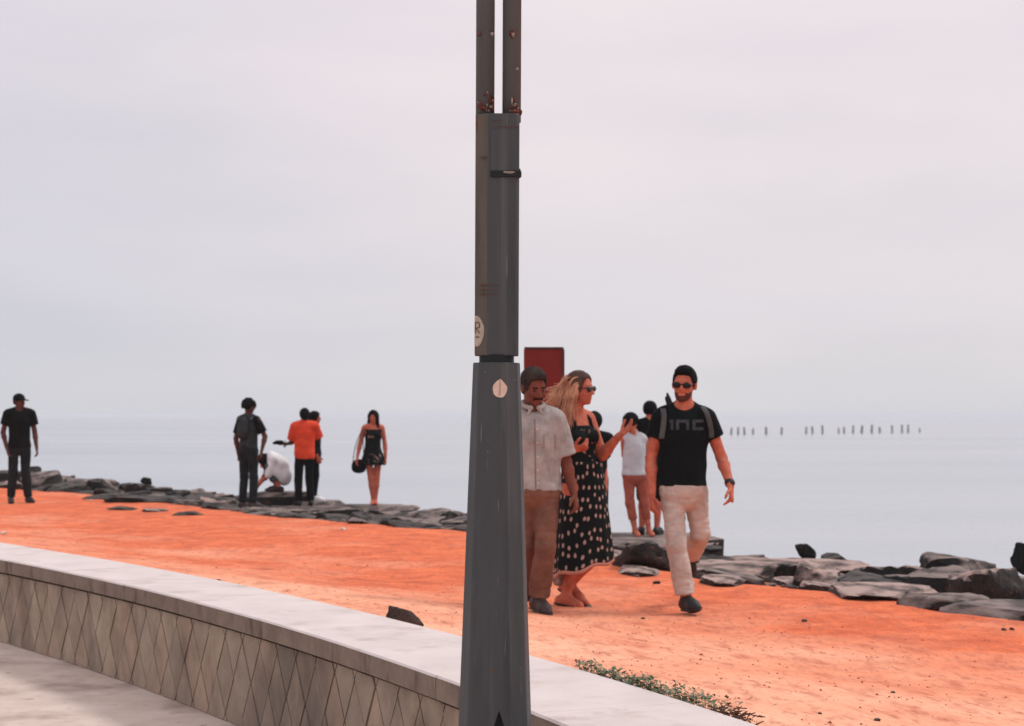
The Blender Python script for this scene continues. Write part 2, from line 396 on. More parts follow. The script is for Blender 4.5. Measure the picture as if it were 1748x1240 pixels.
PD = 5.5; pk = PD / FPX
PX0 = (843.5 - CX) * pk
lamp = empty('lamp_post', (PX0, PD, 0)); lamp.rotation_euler = (0, R(.25), 0)
tag(lamp, 'tall dark grey steel lamp post with twin tubes standing before the seat wall', 'lamp post')
def zpx(y): return CAMZ - (y - HORIZON) * pk
# tapered polygonal skirt with an access opening in one facet
NS = 10; yaw = R(-90 + 7)
zt = zpx(622); zb = 0.012
def skr(z): return (.147 + .0712 * (zt - z)) / 2 / .985
def ring(z, rr=None):
    r_ = rr if rr else skr(z)
    return [(r_ * math.cos(yaw + (k + .5) * 2 * math.pi / NS), r_ * math.sin(yaw + (k + .5) * 2 * math.pi / NS), z) for k in range(NS)]
Vs = ring(zb) + ring(zt); Fs = []
for k in range(NS):
    if k == NS - 1: continue                                   # the facet centred on yaw is built with the opening
    Fs.append((k, (k + 1) % NS, NS + (k + 1) % NS, NS + k))
bl, br = Vector(Vs[NS - 1]), Vector(Vs[0]); tl_, tr_ = Vector(Vs[2 * NS - 1]), Vector(Vs[NS])
def fpt(u, z):
    w = (z - zb) / (zt - zb); return (bl.lerp(tl_, w)).lerp(br.lerp(tr_, w), u)
za = zpx(1203); i0 = len(Vs)
ap = fpt(.5, za); w1 = fpt(.12, za - .085); w2 = fpt(.88, za - .085); b1 = fpt(.12, .30); b2 = fpt(.88, .30)
Vs += [tuple(ap), tuple(w1), tuple(w2), tuple(b1), tuple(b2)]
A, W1, W2, B1, B2 = i0, i0 + 1, i0 + 2, i0 + 3, i0 + 4
BL, BR, TL, TR = NS - 1, 0, 2 * NS - 1, NS
Fs += [(BL, B1, W1, A, TL), (A, W2, B2, BR, TR), (TL, A, TR), (BL, BR, B2, B1)]
skirt = mesh_obj('base_skirt', Vs, Fs, M_pole, lamp, smooth=False)
bv = skirt.modifiers.new('bevel', 'BEVEL'); bv.width = .004; bv.segments = 2; bv.limit_method = 'ANGLE'; bv.angle_limit = R(20)
Vi = [(x * .86, y * .86, z) for x, y, z in ring(zb) + ring(zt - .02)]
mesh_obj('inner_liner', Vi, [(k, (k + 1) % NS, NS + (k + 1) % NS, NS + k) for k in range(NS)], M_hole, skirt, smooth=False)
def prism(name, pts, z0, z1, mat, parent, bevel=0.0, taper=1.0):
    n = len(pts); Vv = [(x, y, z0) for x, y in pts] + [(x * taper, y * taper, z1) for x, y in pts]
    Ff = [(k, (k + 1) % n, n + (k + 1) % n, n + k) for k in range(n)] + [tuple(range(n - 1, -1, -1)), tuple(range(n, 2 * n))]
    o = mesh_obj(name, Vv, Ff, mat, parent, smooth=False)
    if bevel:
        m = o.modifiers.new('bevel', 'BEVEL'); m.width = bevel; m.segments = 2; m.limit_method = 'ANGLE'; m.angle_limit = R(25)
    return o
circ = lambda r_, n=24, cx=0, cy=0: [(cx + r_ * math.cos(2 * math.pi * k / n), cy + r_ * math.sin(2 * math.pi * k / n)) for k in range(n)]
prism('skirt_cap', [(x, y) for x, y, z in ring(0, .0735)], zt - .004, zt + .004, M_pole, skirt, .001)
prism('base_flange', circ(.20, 20), 0.0, .014, M_pole, lamp, .003)
for k in range(6):
    a_ = k * math.pi / 3 + .3
    prism('anchor_bolt', circ(.014, 6, .172 * math.cos(a_), .172 * math.sin(a_)), .014, .036, M_rust, lamp)
prism('neck', circ(.0545, 28), zt - .01, zpx(606), M_neck, lamp)
cz0, cz1 = zpx(608), zpx(198)
wC, dC, cc = .0685, .050, .020
colp = [(-wC, -dC + cc), (-wC + cc * 1.9, -dC), (wC - cc * .5, -dC), (wC, -dC + cc * .5), (wC, dC - cc), (wC - cc, dC), (-wC + cc, dC), (-wC, dC - cc)]
colm = prism('column', colp, cz0, cz1, M_pole, lamp, .003)
for sx in (-1, 1):
    tb = prism('tube', circ(.0292, 32, sx * .0415 + .002, 0), cz1 - .02, 5.2, M_tube, lamp)
    for p in tb.data.polygons: p.use_smooth = len(p.vertices) == 4
# lamp heads above the frame: an arm and a lantern to each side
for sx in (-1, 1):
    prism('arm', [(sx * (.02), -.02), (sx * .75, -.02), (sx * .75, .02), (sx * .02, .02)][::sx], 5.12, 5.17, M_pole, lamp, .004)
    prism('lantern', [(sx * (.62), -.11), (sx * 1.15, -.11), (sx * 1.15, .11), (sx * .62, .11)][::sx], 5.02, 5.12, M_pole, lamp, .02)
M_worn = material('worn_pole_paint', srgb(84, 78, 72), rough=.6, vscale=8, col2=srgb(104, 92, 80), bump=.05, bscale=70, spec=.25, stretch=(1, 1, .2))
layer_noise(M_worn, srgb(56, 58, 58), 6.0, .5, .7, stretch=(2, 2, .25), fac=.8, detail=6)
colm.data.materials.append(M_worn); colm.data.polygons[0].material_index = 1
# door plate and its band, welds, bolts
def boxp(name, x0, x1, y0, y1, z0, z1, mat, parent, bevel=0.0): return prism(name, [(x0, y0), (x1, y0), (x1, y1), (x0, y1)], z0, z1, mat, parent, bevel)
lx = lambda x: (x - 843.5) * pk
door = boxp('door_plate', lx(832), lx(880), -dC - .0035, -dC + .01, zpx(296), zpx(226), M_pole, colm, .0015)
boxp('clamp_band', lx(832), lx(884.5), -dC - .007, -dC + .01, zpx(306), zpx(296.5), M_neck, colm, .002)
boxp('latch', lx(854), lx(870), -dC - .011, -dC + .01, zpx(300), zpx(297), M_pale, colm, .001)
def lump(name, x, z, sx, sz, seed, mat, parent, y=-dC):
    """a small crust of rust: irregular blob on the surface"""
    rr = random.Random(seed); Vv = []; nU, nV = 10, 6
    for a in range(nV + 1):
        for b_ in range(nU):
            th = math.pi * a / nV; ph = 2 * math.pi * b_ / nU; q = 1 + rr.uniform(-.38, .38)
            Vv.append((x + sx * q * math.sin(th) * math.cos(ph), y + .004 * q * math.sin(th) * math.sin(ph), z + sz * q * math.cos(th)))
    Ff = [(a * nU + b_, a * nU + (b_ + 1) % nU, (a + 1) * nU + (b_ + 1) % nU, (a + 1) * nU + b_) for a in range(nV) for b_ in range(nU)]
    return mesh_obj(name, Vv, Ff, mat, parent, smooth=True)
k = 0
for (x, y, w, h, mt, yy) in [(813, 181, 2.5, 6, M_rust, -.022), (820, 189, 4, 4, M_rust, -.029), (831, 174, 2.4, 5, M_rust, -.027), (835, 186, 2.5, 5, M_rust, -.023), (868, 176, 1.8, 6, M_pale, -.030), (872, 194, 7, 4, M_rust, -.030), (881, 194, 4, 5, M_rust, -.026),
                            (809, 215, 2.4, 14, M_rust, -.030), (881, 300, 3, 7, M_rust, -dC), (866, 299, 9, 2, M_pale, -dC - .008),
                            (834, 62, 3, 3, M_pale, -.030), (812, 63, 3, 2.5, M_rust, -.029), (868, 63, 5, 6, M_rust, -.030), (869, 64, 2.5, 4, M_pale, -.033), (876, 121, 2.5, 2.5, M_pale, -.029)]:
    lump('rust_crust' if mt is M_rust else 'putty_crust', lx(x), zpx(y), w * pk, h * pk, k, mt, lamp, yy); k += 1
rq = random.Random(21)
for q in range(46):
    left = q < 30; x = rq.uniform(810, 838) if left else rq.uniform(860, 885); y = 194 - abs(rq.gauss(0, 13 if left else 8)); mt = M_rust if rq.random() < .68 else M_pale
    cxl = 824 if left else 870; yy = -math.sqrt(max(0, .0292 ** 2 - ((x - cxl) * pk) ** 2)) - .0005
    lump('rust_crust' if mt is M_rust else 'putty_crust', lx(x), zpx(y), rq.uniform(1.0, 2.6) * pk, rq.uniform(1.0, 3.0) * pk, 100 + q, mt, lamp, yy)
for (x0, x1, y) in [(813, 826, 273), (832, 852, 211), (845, 880, 221), (814, 846, 489), (815, 848, 505), (814, 840, 497)]:
    boxp('rust_streak', lx(x0), lx(x1), -dC - .001, -dC + .004, zpx(y + .8), zpx(y - .8), M_streak, colm)
# stickers (thin, lying on the surfaces)
def sticker(name, cx, cy, rx, ry, facept, mat, parent, leaf=False):
    Vv = []; n = 28
    for k in range(n):
        a = 2 * math.pi * (k + .5) / n; ux, uz = math.cos(a), math.sin(a)
        rxx = rx * (1 - .45 * max(0, uz) ** 1.5) if leaf else rx
        jit = 1 + .03 * math.sin(5 * a + 1)
        Vv.append(facept(cx + rxx * ux * jit, cy + ry * uz * jit))
    m = len(Vv); Vb = [Vector(v) + Vector((0, .004, 0)) for v in Vv]
    return mesh_obj(name, [tuple(v) for v in Vv] + [tuple(v) for v in Vb], [tuple(range(m))] + [(q, m + q, m + (q + 1) % m, (q + 1) % m) for q in range(m)], mat, parent, smooth=False)
fa, fb = Vector((-wC, -dC + cc, 0)), Vector((-wC + cc * 1.9, -dC, 0)); fdir = (fb - fa).normalized(); fno = Vector((fdir.y, -fdir.x, 0))
def face_left(u, z): p_ = fa + fdir * u + fno * .0016; return (p_.x, p_.y, z)
sz_ = zpx(567)
stk = sticker('oval_sticker', .005, sz_, .029, 26 * pk, lambda u, z: face_left(max(u, .0004), z), M_stick, colm)
def stroke(name, pts, w, fp, mat, parent):
    V_ = []; F_ = []
    for (u0, z0), (u1, z1) in zip(pts[:-1], pts[1:]):
        du, dz = u1 - u0, z1 - z0; L = math.hypot(du, dz) or 1; ox, oz = -dz / L * w / 2, du / L * w / 2
        i_ = len(V_); V_ += [fp(u0 + ox, z0 + oz), fp(u1 + ox, z1 + oz), fp(u1 - ox, z1 - oz), fp(u0 - ox, z0 - oz)]; F_.append((i_, i_ + 1, i_ + 2, i_ + 3))
    return mesh_obj(name, V_, F_, mat, parent, smooth=False)
def face_left2(u, z): p_ = fa + fdir * u + fno * .0026; return (p_.x, p_.y, z)
stroke('letter', [(.004, sz_ - .006), (.004, sz_ + .028), (.018, sz_ + .026), (.019, sz_ + .012), (.006, sz_ + .010), (.019, sz_ - .006)], .004, face_left2, M_stickink, stk)
stroke('underline', [(.004, sz_ - .018), (.018, sz_ - .018)], .004, face_left2, M_stickink, stk)
# leaf sticker on the skirt facet
def skirt_face(u, z):
    w = (z - zb) / (zt - zb); l_ = bl.lerp(tl_, w); r2 = br.lerp(tr_, w); d_ = (r2 - l_).normalized(); c_ = (l_ + r2) / 2
    nn_ = Vector((d_.y, -d_.x, 0)); p_ = c_ + d_ * u + nn_ * .0016; return (p_.x, p_.y, z)
s2 = sticker('leaf_sticker', .002, zpx(664), 12.5 * pk, 15.5 * pk, skirt_face, M_stick2, skirt, True)
def skirt_face2(u, z): p_ = Vector(skirt_face(u, z)); return (p_.x, p_.y - .0012, p_.z)
stroke('leaf_vein', [(.002, zpx(676)), (.0025, zpx(664)), (.002, zpx(650))], .0016, skirt_face2, M_stickink, s2)

# ------------------------------------------------------------------ rocks of the shore bank
def rock_material(name, c1, c2, dust_lit, dfac):
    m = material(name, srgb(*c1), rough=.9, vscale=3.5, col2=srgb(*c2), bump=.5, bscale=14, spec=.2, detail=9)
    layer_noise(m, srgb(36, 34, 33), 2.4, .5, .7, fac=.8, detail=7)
    mr_, mx_ = layer_noise(m, srgb(*dust_lit), 1.6, .33, .56, fac=dfac, detail=6, loc=(4, 2, 1))      # dusty, lit-looking tops painted by normal; dark sides stand in for shaded fronts
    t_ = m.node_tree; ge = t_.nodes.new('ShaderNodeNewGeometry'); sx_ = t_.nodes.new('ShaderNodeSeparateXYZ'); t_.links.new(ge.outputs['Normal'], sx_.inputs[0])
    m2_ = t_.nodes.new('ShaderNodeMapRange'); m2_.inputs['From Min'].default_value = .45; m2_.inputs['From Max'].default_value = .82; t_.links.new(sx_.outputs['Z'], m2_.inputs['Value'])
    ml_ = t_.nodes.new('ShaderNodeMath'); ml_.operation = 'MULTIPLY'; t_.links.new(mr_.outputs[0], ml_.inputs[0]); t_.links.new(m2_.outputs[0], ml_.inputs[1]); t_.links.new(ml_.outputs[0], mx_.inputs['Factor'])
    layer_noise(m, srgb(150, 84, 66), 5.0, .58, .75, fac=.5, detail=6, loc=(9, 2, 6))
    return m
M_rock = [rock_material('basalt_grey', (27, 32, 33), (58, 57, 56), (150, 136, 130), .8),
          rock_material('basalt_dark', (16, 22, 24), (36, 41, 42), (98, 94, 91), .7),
          rock_material('dusty_lit_slab', (34, 36, 36), (72, 67, 64), (176, 153, 145), .95)]
def rock_mesh(seed, mat, nplanes=13, sub=3, rough=.035, slab=False):
    rr = np.random.default_rng(seed)
    import bmesh
    bm = bmesh.new(); bmesh.ops.create_icosphere(bm, subdivisions=sub + 1, radius=1.0)
    D_ = np.array([v.co[:] for v in bm.verts]); D_ /= np.linalg.norm(D_, axis=1)[:, None]
    Fc = np.array([[v.index for v in f.verts] for f in bm.faces]); bm.free()
    N = rr.normal(size=(nplanes, 3)); N /= np.linalg.norm(N, axis=1)[:, None]
    if slab: N[:, 2] *= .4; N /= np.linalg.norm(N, axis=1)[:, None]
    dd = rr.uniform(.62, .95, nplanes)
    N = np.concatenate([N, [[.08, .05, 1], [0, .1, -1]]]); N /= np.linalg.norm(N, axis=1)[:, None]
    dd = np.concatenate([dd, [rr.uniform(.5, .7), .6]])
    den = D_ @ N.T
    rad = np.where(den > 1e-3, dd[None] / np.maximum(den, 1e-3), 9).min(1)
    rad = np.minimum(rad, 1.35)
    V_ = D_ * rad[:, None]
    V_ += D_ * (rough * fbm(V_, 3.0, 4, seed * 3.1) - .05 * np.clip(1 - 9 * np.abs(vnoise(V_ * [1, 1, 1.6], 1.6, seed * 1.7)), 0, 1))[:, None]      # chips and cracks
    if slab: V_[:, 2] += .05 * np.round(3 * vnoise(V_ * [1, 1, .2], 1.7, seed)) / 3
    me = bpy.data.meshes.new('rock')
    me.from_pydata([tuple(v) for v in V_], [], [tuple(map(int, f)) for f in Fc])
    me.polygons.foreach_set('use_smooth', np.ones(len(me.polygons), bool))
    me.materials.append(mat)
    try: me.set_sharp_from_angle(angle=R(32))
    except Exception: pass
    zt_ = V_[:, 2].max(); return me, zt_
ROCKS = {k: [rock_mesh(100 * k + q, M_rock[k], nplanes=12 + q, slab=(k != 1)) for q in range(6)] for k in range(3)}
def put_rock(name, kind, var, loc, size, rot, label, group=None):
    me, _ = ROCKS[kind][var % 6]
    o = bpy.data.objects.new(name, me); COL.objects.link(o)
    o.location = loc; o.scale = size; o.rotation_euler = rot
    return tag(o, label, 'rock', group)
L_SLAB = ('flat dusty grey rock slab in the bank between red sand and sea', 'dusty slabs of the rock bank')
L_BOUL = ('dark angular rock in the bank between red sand and sea', 'dark rocks of the rock bank')
L_GREY = ('grey weathered rock in the bank between red sand and sea', 'grey rocks of the rock bank')
SIL = np.array([(0, 803), (60, 800), (150, 815), (250, 825), (290, 830), (320, 835), (400, 840), (560, 858), (640, 866), (720, 872), (790, 870), (890, 885), (1040, 908), (1130, 918), (1240, 950), (1340, 953), (1450, 965), (1560, 967), (1640, 965), (1748, 975)], float)
RL = {0: L_GREY, 1: L_BOUL, 2: L_SLAB}
FEET = [(33, 860, 29, 45), (424, 870, 28.4, 40), (480, 843, 30.4, 40), (520, 865, 29.9, 32), (545, 860, 30.3, 30), (637, 864, 29.8, 34), (1090, 918, 22.4, 46)]
SECT = [(0, 130, 'behind the lone man in dark cap'), (130, 395, 'between the man in dark cap and the person with bushy hair'), (395, 560, 'around the group with the orange shirt'),
        (560, 700, 'around the woman in floral dress'), (700, 890, 'behind the lamp post'), (890, 1050, 'behind the woman in long spotted dress'), (1050, 1235, 'behind the man in black tee'),
        (1235, 1500, 'between the man in black tee and the largest boulder'), (1500, 1800, 'around the largest rounded boulder')]
def rock_label(kind, x, D, sz):
    X = CX + x / D * FPX; where = 'on the shore bank'
    for a, b, w in SECT:
        if a <= X < b: where = w
    where = where.replace('between the man in dark cap and the person with bushy hair', 'between dark cap and bushy hair persons').replace('between the man in black tee and the largest boulder', 'between striding man and largest boulder')
    big = 'large' if sz > .50 else ('small' if sz < .34 else 'mid-sized')
    look = {0: 'grey weathered rock', 1: 'dark angular rock', 2: 'dusty flat slab'}[kind]
    lab = big + ' ' + look + ' ' + where
    return lab, RL[kind][1]
rseg = np.r_[0, np.cumsum(np.hypot(*np.diff(RB, axis=0).T))]
RT = tangents(RB)
def bank(sv, off):
    x = np.interp(sv, rseg, RB[:, 0]); y = np.interp(sv, rseg, RB[:, 1])
    k = np.clip(np.searchsorted(rseg, sv) - 1, 0, len(RB) - 2); tt = RB[k + 1] - RB[k]; tt = tt / np.linalg.norm(tt)
    return np.array([x - tt[1] * off, y + tt[0] * off])
S0 = rseg[1] - 5.0; S1 = rseg[-3] + 1.5
rr = random.Random(5); placed = []
tries = 0; count = 0
while tries < 9000 and count < 300:
    tries += 1
    sv = rr.uniform(S0, S1); off = rr.uniform(.15, 5.4)
    p_ = bank(sv, off); D = p_[1]
    near = np.clip((26 - D) / 12, 0, 1)
    sz = rr.uniform(.22, .56) * (1.0 + .3 * rr.random() * near)
    if off < .7: sz *= .8
    if any((p_[0] - q[0]) ** 2 + (p_[1] - q[1]) ** 2 < (.62 * (sz + q[2])) ** 2 for q in placed): continue
    if not (-.36 < p_[0] / D < .36): continue
    placed.append((p_[0], p_[1], sz))
    kind = rr.choices([0, 1, 2], [4, 2.2 + 3 * (1 - near), 3.5 * near + 1])[0]
    th = rr.uniform(.24, .38) * sz * (1.0 if kind == 2 else 1.25)
    zt0 = tz(*p_); X_ = CX + p_[0] / D * FPX; r_px = sz * 1.2 / D * FPX
    sil = max(np.interp(X_ + q, SIL[:, 0], SIL[:, 1]) for q in (-r_px, 0, r_px))            # height of the crest of the bank here
    lim = CAMZ - (sil - HORIZON) / FPX * D
    for (fx, fy, fD, fw) in FEET:
        if D < fD + 1.1 and abs(X_ - fx) < fw + sz / D * FPX * 1.5: lim = min(lim, CAMZ - (fy + 5 - HORIZON) / FPX * (D + .3))
    topz = zt0 + th * .75 if off < 1.0 else min(lim - rr.random() ** 1.6 * .16, zt0 + .42)
    topz = max(min(topz, lim), zt0 + .03)
    if off >= 1.0: th = max(th, (topz - zt0 + .06) / 1.15)
    z = topz - th * .62
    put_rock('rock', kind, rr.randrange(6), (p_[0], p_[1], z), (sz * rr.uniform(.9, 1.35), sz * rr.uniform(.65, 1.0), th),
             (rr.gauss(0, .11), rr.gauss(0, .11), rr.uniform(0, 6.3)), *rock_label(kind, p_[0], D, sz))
    count += 1
# long slabs lying in the sand along the edge of the bank
for (x, y, w, h, d, kind, rz, lab) in [
        (180, 852, 46, 5, .8, 1, .1, 'thin dark rock ledge half sunk in red sand near the lone cap wearer'),
        (255, 857, 60, 6, .9, 1, -.05, 'long low dark rock ledge breaking out of the red sand'),
        (205, 871, 34, 3, .5, 1, .1, 'small dark rock sliver sunk in the red sand before the ledges'),
        (262, 874, 26, 3, .5, 2, .0, 'small dusty rock sliver sunk in the red sand before the ledges'),
        (318, 880, 22, 4, .4, 1, -.2, 'small dark stone at the sand edge below the rock bank'),
        (668, 898, 24, 4, .4, 1, .0, 'dark flat stone in red sand below the woman in floral dress'),
        (1095, 982, 44, 7, .7, 2, -.05, 'broad dusty slab edge lying on red sand behind the striding walkers'),
        (1240, 1000, 46, 8, .7, 2, -.1, 'broad dusty slab with a shadowed lip behind the man in black tee'),
        (1360, 1003, 42, 8, .7, 2, -.1, 'pale dusty slab lying flat at the red sand edge'),
        (1500, 1022, 95, 11, 1.1, 2, -.08, 'long pale flat slab at the foot of the dark rocks'),
        (1690, 1052, 90, 13, .9, 2, .04, 'long pale slab with blunt end reaching furthest onto the sand'),
        (1428, 1008, 20, 9, .4, 0, .2, 'small rounded grey stone on the sand edge by the dark slab')]:
    p_ = ground_at(x, y); k = p_[1] / FPX
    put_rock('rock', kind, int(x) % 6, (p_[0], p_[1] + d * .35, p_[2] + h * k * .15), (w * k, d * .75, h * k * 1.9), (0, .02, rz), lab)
# rocks with an outline of their own
def special(x, y, D, w, h, dpt, kind, var, rot, lab):
    c_ = px(x, y, D); k = D / FPX
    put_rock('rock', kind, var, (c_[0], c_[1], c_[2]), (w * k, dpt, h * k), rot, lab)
special(1495, 1000, 15.2, 78, 26, .55, 1, 1, (.0, .10, -.1), 'large dark slab with a shadowed front face low in the rock bank')
special(1630, 975, 16.5, 62, 38, .6, 0, 2, (.05, .10, .3), 'largest rounded grey boulder rising above the rock bank')
special(1376, 945, 18.5, 20, 17, .13, 1, 3, (.1, .6, .4), 'dark wedge shaped rock tilted upright against the sea')
special(1424, 954, 18.8, 20, 12, .16, 1, 4, (.1, -.2, .8), 'small jagged dark rock beside the tilted wedge rock')
special(1204, 936, 19.5, 22, 10, .2, 1, 5, (0, .05, .3), 'small square dark rock behind the knee of the man in black tee')
special(1330, 968, 18.0, 118, 15, .8, 2, 0, (.03, .0, -.15), 'very long smooth grey slab forming the skyline of the bank')
special(1756, 958, 15.5, 16, 46, .22, 1, 2, (.1, -.15, .3), 'tall dark rock standing steeply at the end of the bank')
special(1090, 950, 20.0, 80, 16, .8, 0, 4, (.05, .05, .2), 'broad grey rock below the woman with rolled leggings')
special(1130, 965, 18.0, 42, 22, .5, 1, 0, (.1, .1, .5), 'dark hollow faced rock behind the leg of the man in black tee')
special(252, 822, 37.5, 9, 10, .12, 1, 3, (0, .1, .2), 'small pointed dark rock standing up alone on the far bank')
special(62, 802, 39.5, 10, 9, .14, 1, 4, (0, .1, .2), 'small pointed dark rock on the far bank beside the lone cap wearer')
special(690, 868, 31.5, 34, 7, .5, 2, 5, (0, .0, .1), 'pale flat topped slab beside the woman in floral dress')
special(762, 878, 29.5, 30, 11, .45, 1, 2, (0, .12, .1), 'dark hump of rock next to the lamp post before the sea')
special(590, 878, 29, 34, 14, .5, 0, 1, (0, -.1, .2), 'grey rounded rock between the orange shirt and floral dress')
for q, (x, y, D, w, h, kind) in enumerate([(470, 852, 31.5, 34, 12, 1), (440, 868, 29.6, 34, 9, 1), (545, 862, 31, 36, 9, 1), (500, 874, 29.4, 40, 8, 0), (400, 866, 30, 30, 9, 1), (345, 850, 33, 34, 9, 0), (730, 888, 27.5, 40, 9, 1)]):
    c_ = px(x, y, D); k = D / FPX
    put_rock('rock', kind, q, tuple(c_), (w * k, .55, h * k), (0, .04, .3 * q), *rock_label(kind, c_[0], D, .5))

# broken rubble filling the gaps of the bank
Vr_, Fr_ = [], []
oct_f = [(0, 2, 4), (2, 1, 4), (1, 3, 4), (3, 0, 4), (2, 0, 5), (1, 2, 5), (3, 1, 5), (0, 3, 5)]
for _ in range(1900):
    sv = rr.uniform(S0, S1); off = .45 + abs(rr.gauss(0, 1.6)); p_ = bank(sv, off)
    if not (-.36 < p_[0] / p_[1] < .36): continue
    r_ = rr.uniform(.02, .06); zz = tz(*p_) + r_ * .2; i_ = len(Vr_); a0 = rr.uniform(0, 3.1); e1, e2 = rr.uniform(.7, 1.6), rr.uniform(.6, 1.1)
    for vx, vy, vz in ((1, 0, .2), (-1, 0, .25), (0, 1, .15), (0, -1, .2), (.2, .1, .42), (0, 0, -.8)):
        x_ = vx * e1 * r_ * rr.uniform(.8, 1.2); y_ = vy * e2 * r_ * rr.uniform(.8, 1.2); Vr_.append((p_[0] + x_ * math.cos(a0) - y_ * math.sin(a0), p_[1] + x_ * math.sin(a0) + y_ * math.cos(a0), zz + vz * r_))
    Fr_ += [(i_ + a, i_ + b, i_ + c) for a, b, c in oct_f]
tag(mesh_obj('rubble', Vr_, Fr_, M_rock[0], smooth=False), 'small broken rubble between the rocks of the shore bank', 'rubble', kind='stuff')

# flat stepping slabs under the people who stand on the bank
M_step = M_rock[0]
def step_slab(x, y, z, w, d, th, lab, seed):
    w *= 1.45; d *= 1.3; th = .5
    rr_ = random.Random(seed); n = 18; Vv = []
    for lay, (zz, q) in enumerate([(-th, 1.12), (-.07, 1.08), (0.0, .9)]):
        for k in range(n):
            a_ = 2 * math.pi * k / n; r_ = q * (1 + .2 * math.sin(2 * a_ + 3 * seed) + .13 * math.sin(3 * a_ + seed) + .08 * math.sin(7 * a_ + 2 * seed)) * (1 + .06 * rr_.uniform(-1, 1))
            Vv.append((w * r_ * math.cos(a_), d * r_ * math.sin(a_), zz + (0 if lay else rr_.uniform(-.03, .03))))
    Ff = [(l * n + k, l * n + (k + 1) % n, (l + 1) * n + (k + 1) % n, (l + 1) * n + k) for l in range(2) for k in range(n)] + [tuple(range(n - 1, -1, -1)), tuple(range(2 * n, 3 * n))]
    o = mesh_obj('rock', Vv, Ff, M_step, smooth=False); o.location = (x, y, z)
    return tag(o, lab, 'rock')

# stone lying behind the wall
M_wstone = material('loose_stone', srgb(50, 45, 43), rough=.9, vscale=9, col2=srgb(98, 86, 82), bump=.5, bscale=30, spec=.2)
me_ = rock_mesh(81, M_wstone, 26)[0]
ws = bpy.data.objects.new('stone', me_); COL.objects.link(ws)
WSX, WSY = (686 - CX) / FPX * 9.12, 9.12
ws.location = (WSX, WSY, tz(WSX, WSY) + .06); ws.scale = (.108, .09, .080); ws.rotation_euler = (.05, .25, .6)
tag(ws, 'loose brownish stone lying on red sand just behind the wall coping', 'stone')
# a few loose stones and scraps that can be told apart on the sand
me2_ = rock_mesh(78, M_rock[1], 12, 1)[0]
M_litter = material('white_litter', srgb(205, 196, 188), rough=.7, var=.1)
me3_ = rock_mesh(79, M_litter, 10, 1)[0]
for (x, y, w, mm_, lab) in [(1120, 997, 7, me2_, 'small dark stone on red sand left behind the striding leg'), (1098, 1057, 4, me2_, 'pebble on red sand before the shoes of the man in black tee'),
                       (1374, 1061, 5, me2_, 'dark pebble alone on the red sand below the pale slabs'), (1714, 1076, 5, me2_, 'paired dark pebble below the long blunt slab'), (1727, 1075, 5, me2_, 'paired dark pebble below the long blunt slab'),
                       (1525, 1183, 4, me2_, 'dark pebble on the pale sand behind the coping'), (1499, 1231, 6, me2_, 'dark twig like scrap at the end of the pale sand'), (1400, 1219, 4, me2_, 'brown pebble on pale sand near the weeds'),
                       (372, 992, 4, me2_, 'tiny dark pebble on red sand right behind the coping'), (586, 905, 5, me3_, 'white scrap of litter on red sand below the rocks'), (155, 857, 4, me3_, 'white scrap of litter beside the sunken ledges'),
                       (5, 913, 7, me3_, 'white scrap of litter resting behind the far coping')]:
    p_ = ground_at(x, y); k = p_[1] / FPX
    o = bpy.data.objects.new('stone' if mm_ is me2_ else 'litter_scrap', mm_); COL.objects.link(o); o.location = (p_[0], p_[1], p_[2] + w * k * .3)
    o.scale = (w * k, w * k * .9, w * k * .7); o.rotation_euler = (0, 0, x)
    tag(o, lab, 'stone' if mm_ is me2_ else 'litter', 'paired pebbles' if 'paired' in lab else None)
# countless crumbs of soil and leaf litter
Vc, Fc_ = [], []
for _ in range(1700):
    u = rr.uniform(-.32, .32); D = 5.6 + 16 * rr.random() ** 1.3; x = u * D
    zz, dw_, dr_ = [tz(x, D)], [tlook(_TW, x, D)], [tlook(_TR, x, D)]
    if dw_[0] < .10 or dr_[0] > .3: continue
    r_ = rr.uniform(.003, .009) * (1.6 if rr.random() < .06 else 1); i_ = len(Vc); a0 = rr.uniform(0, 6)
    for q in range(4): Vc.append((x + r_ * math.cos(a0 + q * 1.57) * rr.uniform(.7, 1.5), D + r_ * math.sin(a0 + q * 1.57), zz[0] - .002))
    Vc.append((x, D, zz[0] + r_ * .9)); Fc_ += [(i_ + q, i_ + (q + 1) % 4, i_ + 4) for q in range(4)]
M_crumb = material('soil_crumbs', srgb(138, 62, 46), rough=.95, vscale=2.0, col2=srgb(190, 110, 88))
tag(mesh_obj('soil_crumbs', Vc, Fc_, M_crumb, smooth=False), 'dark crumbs of soil and leaf litter scattered over the sand', 'gravel', kind='stuff')

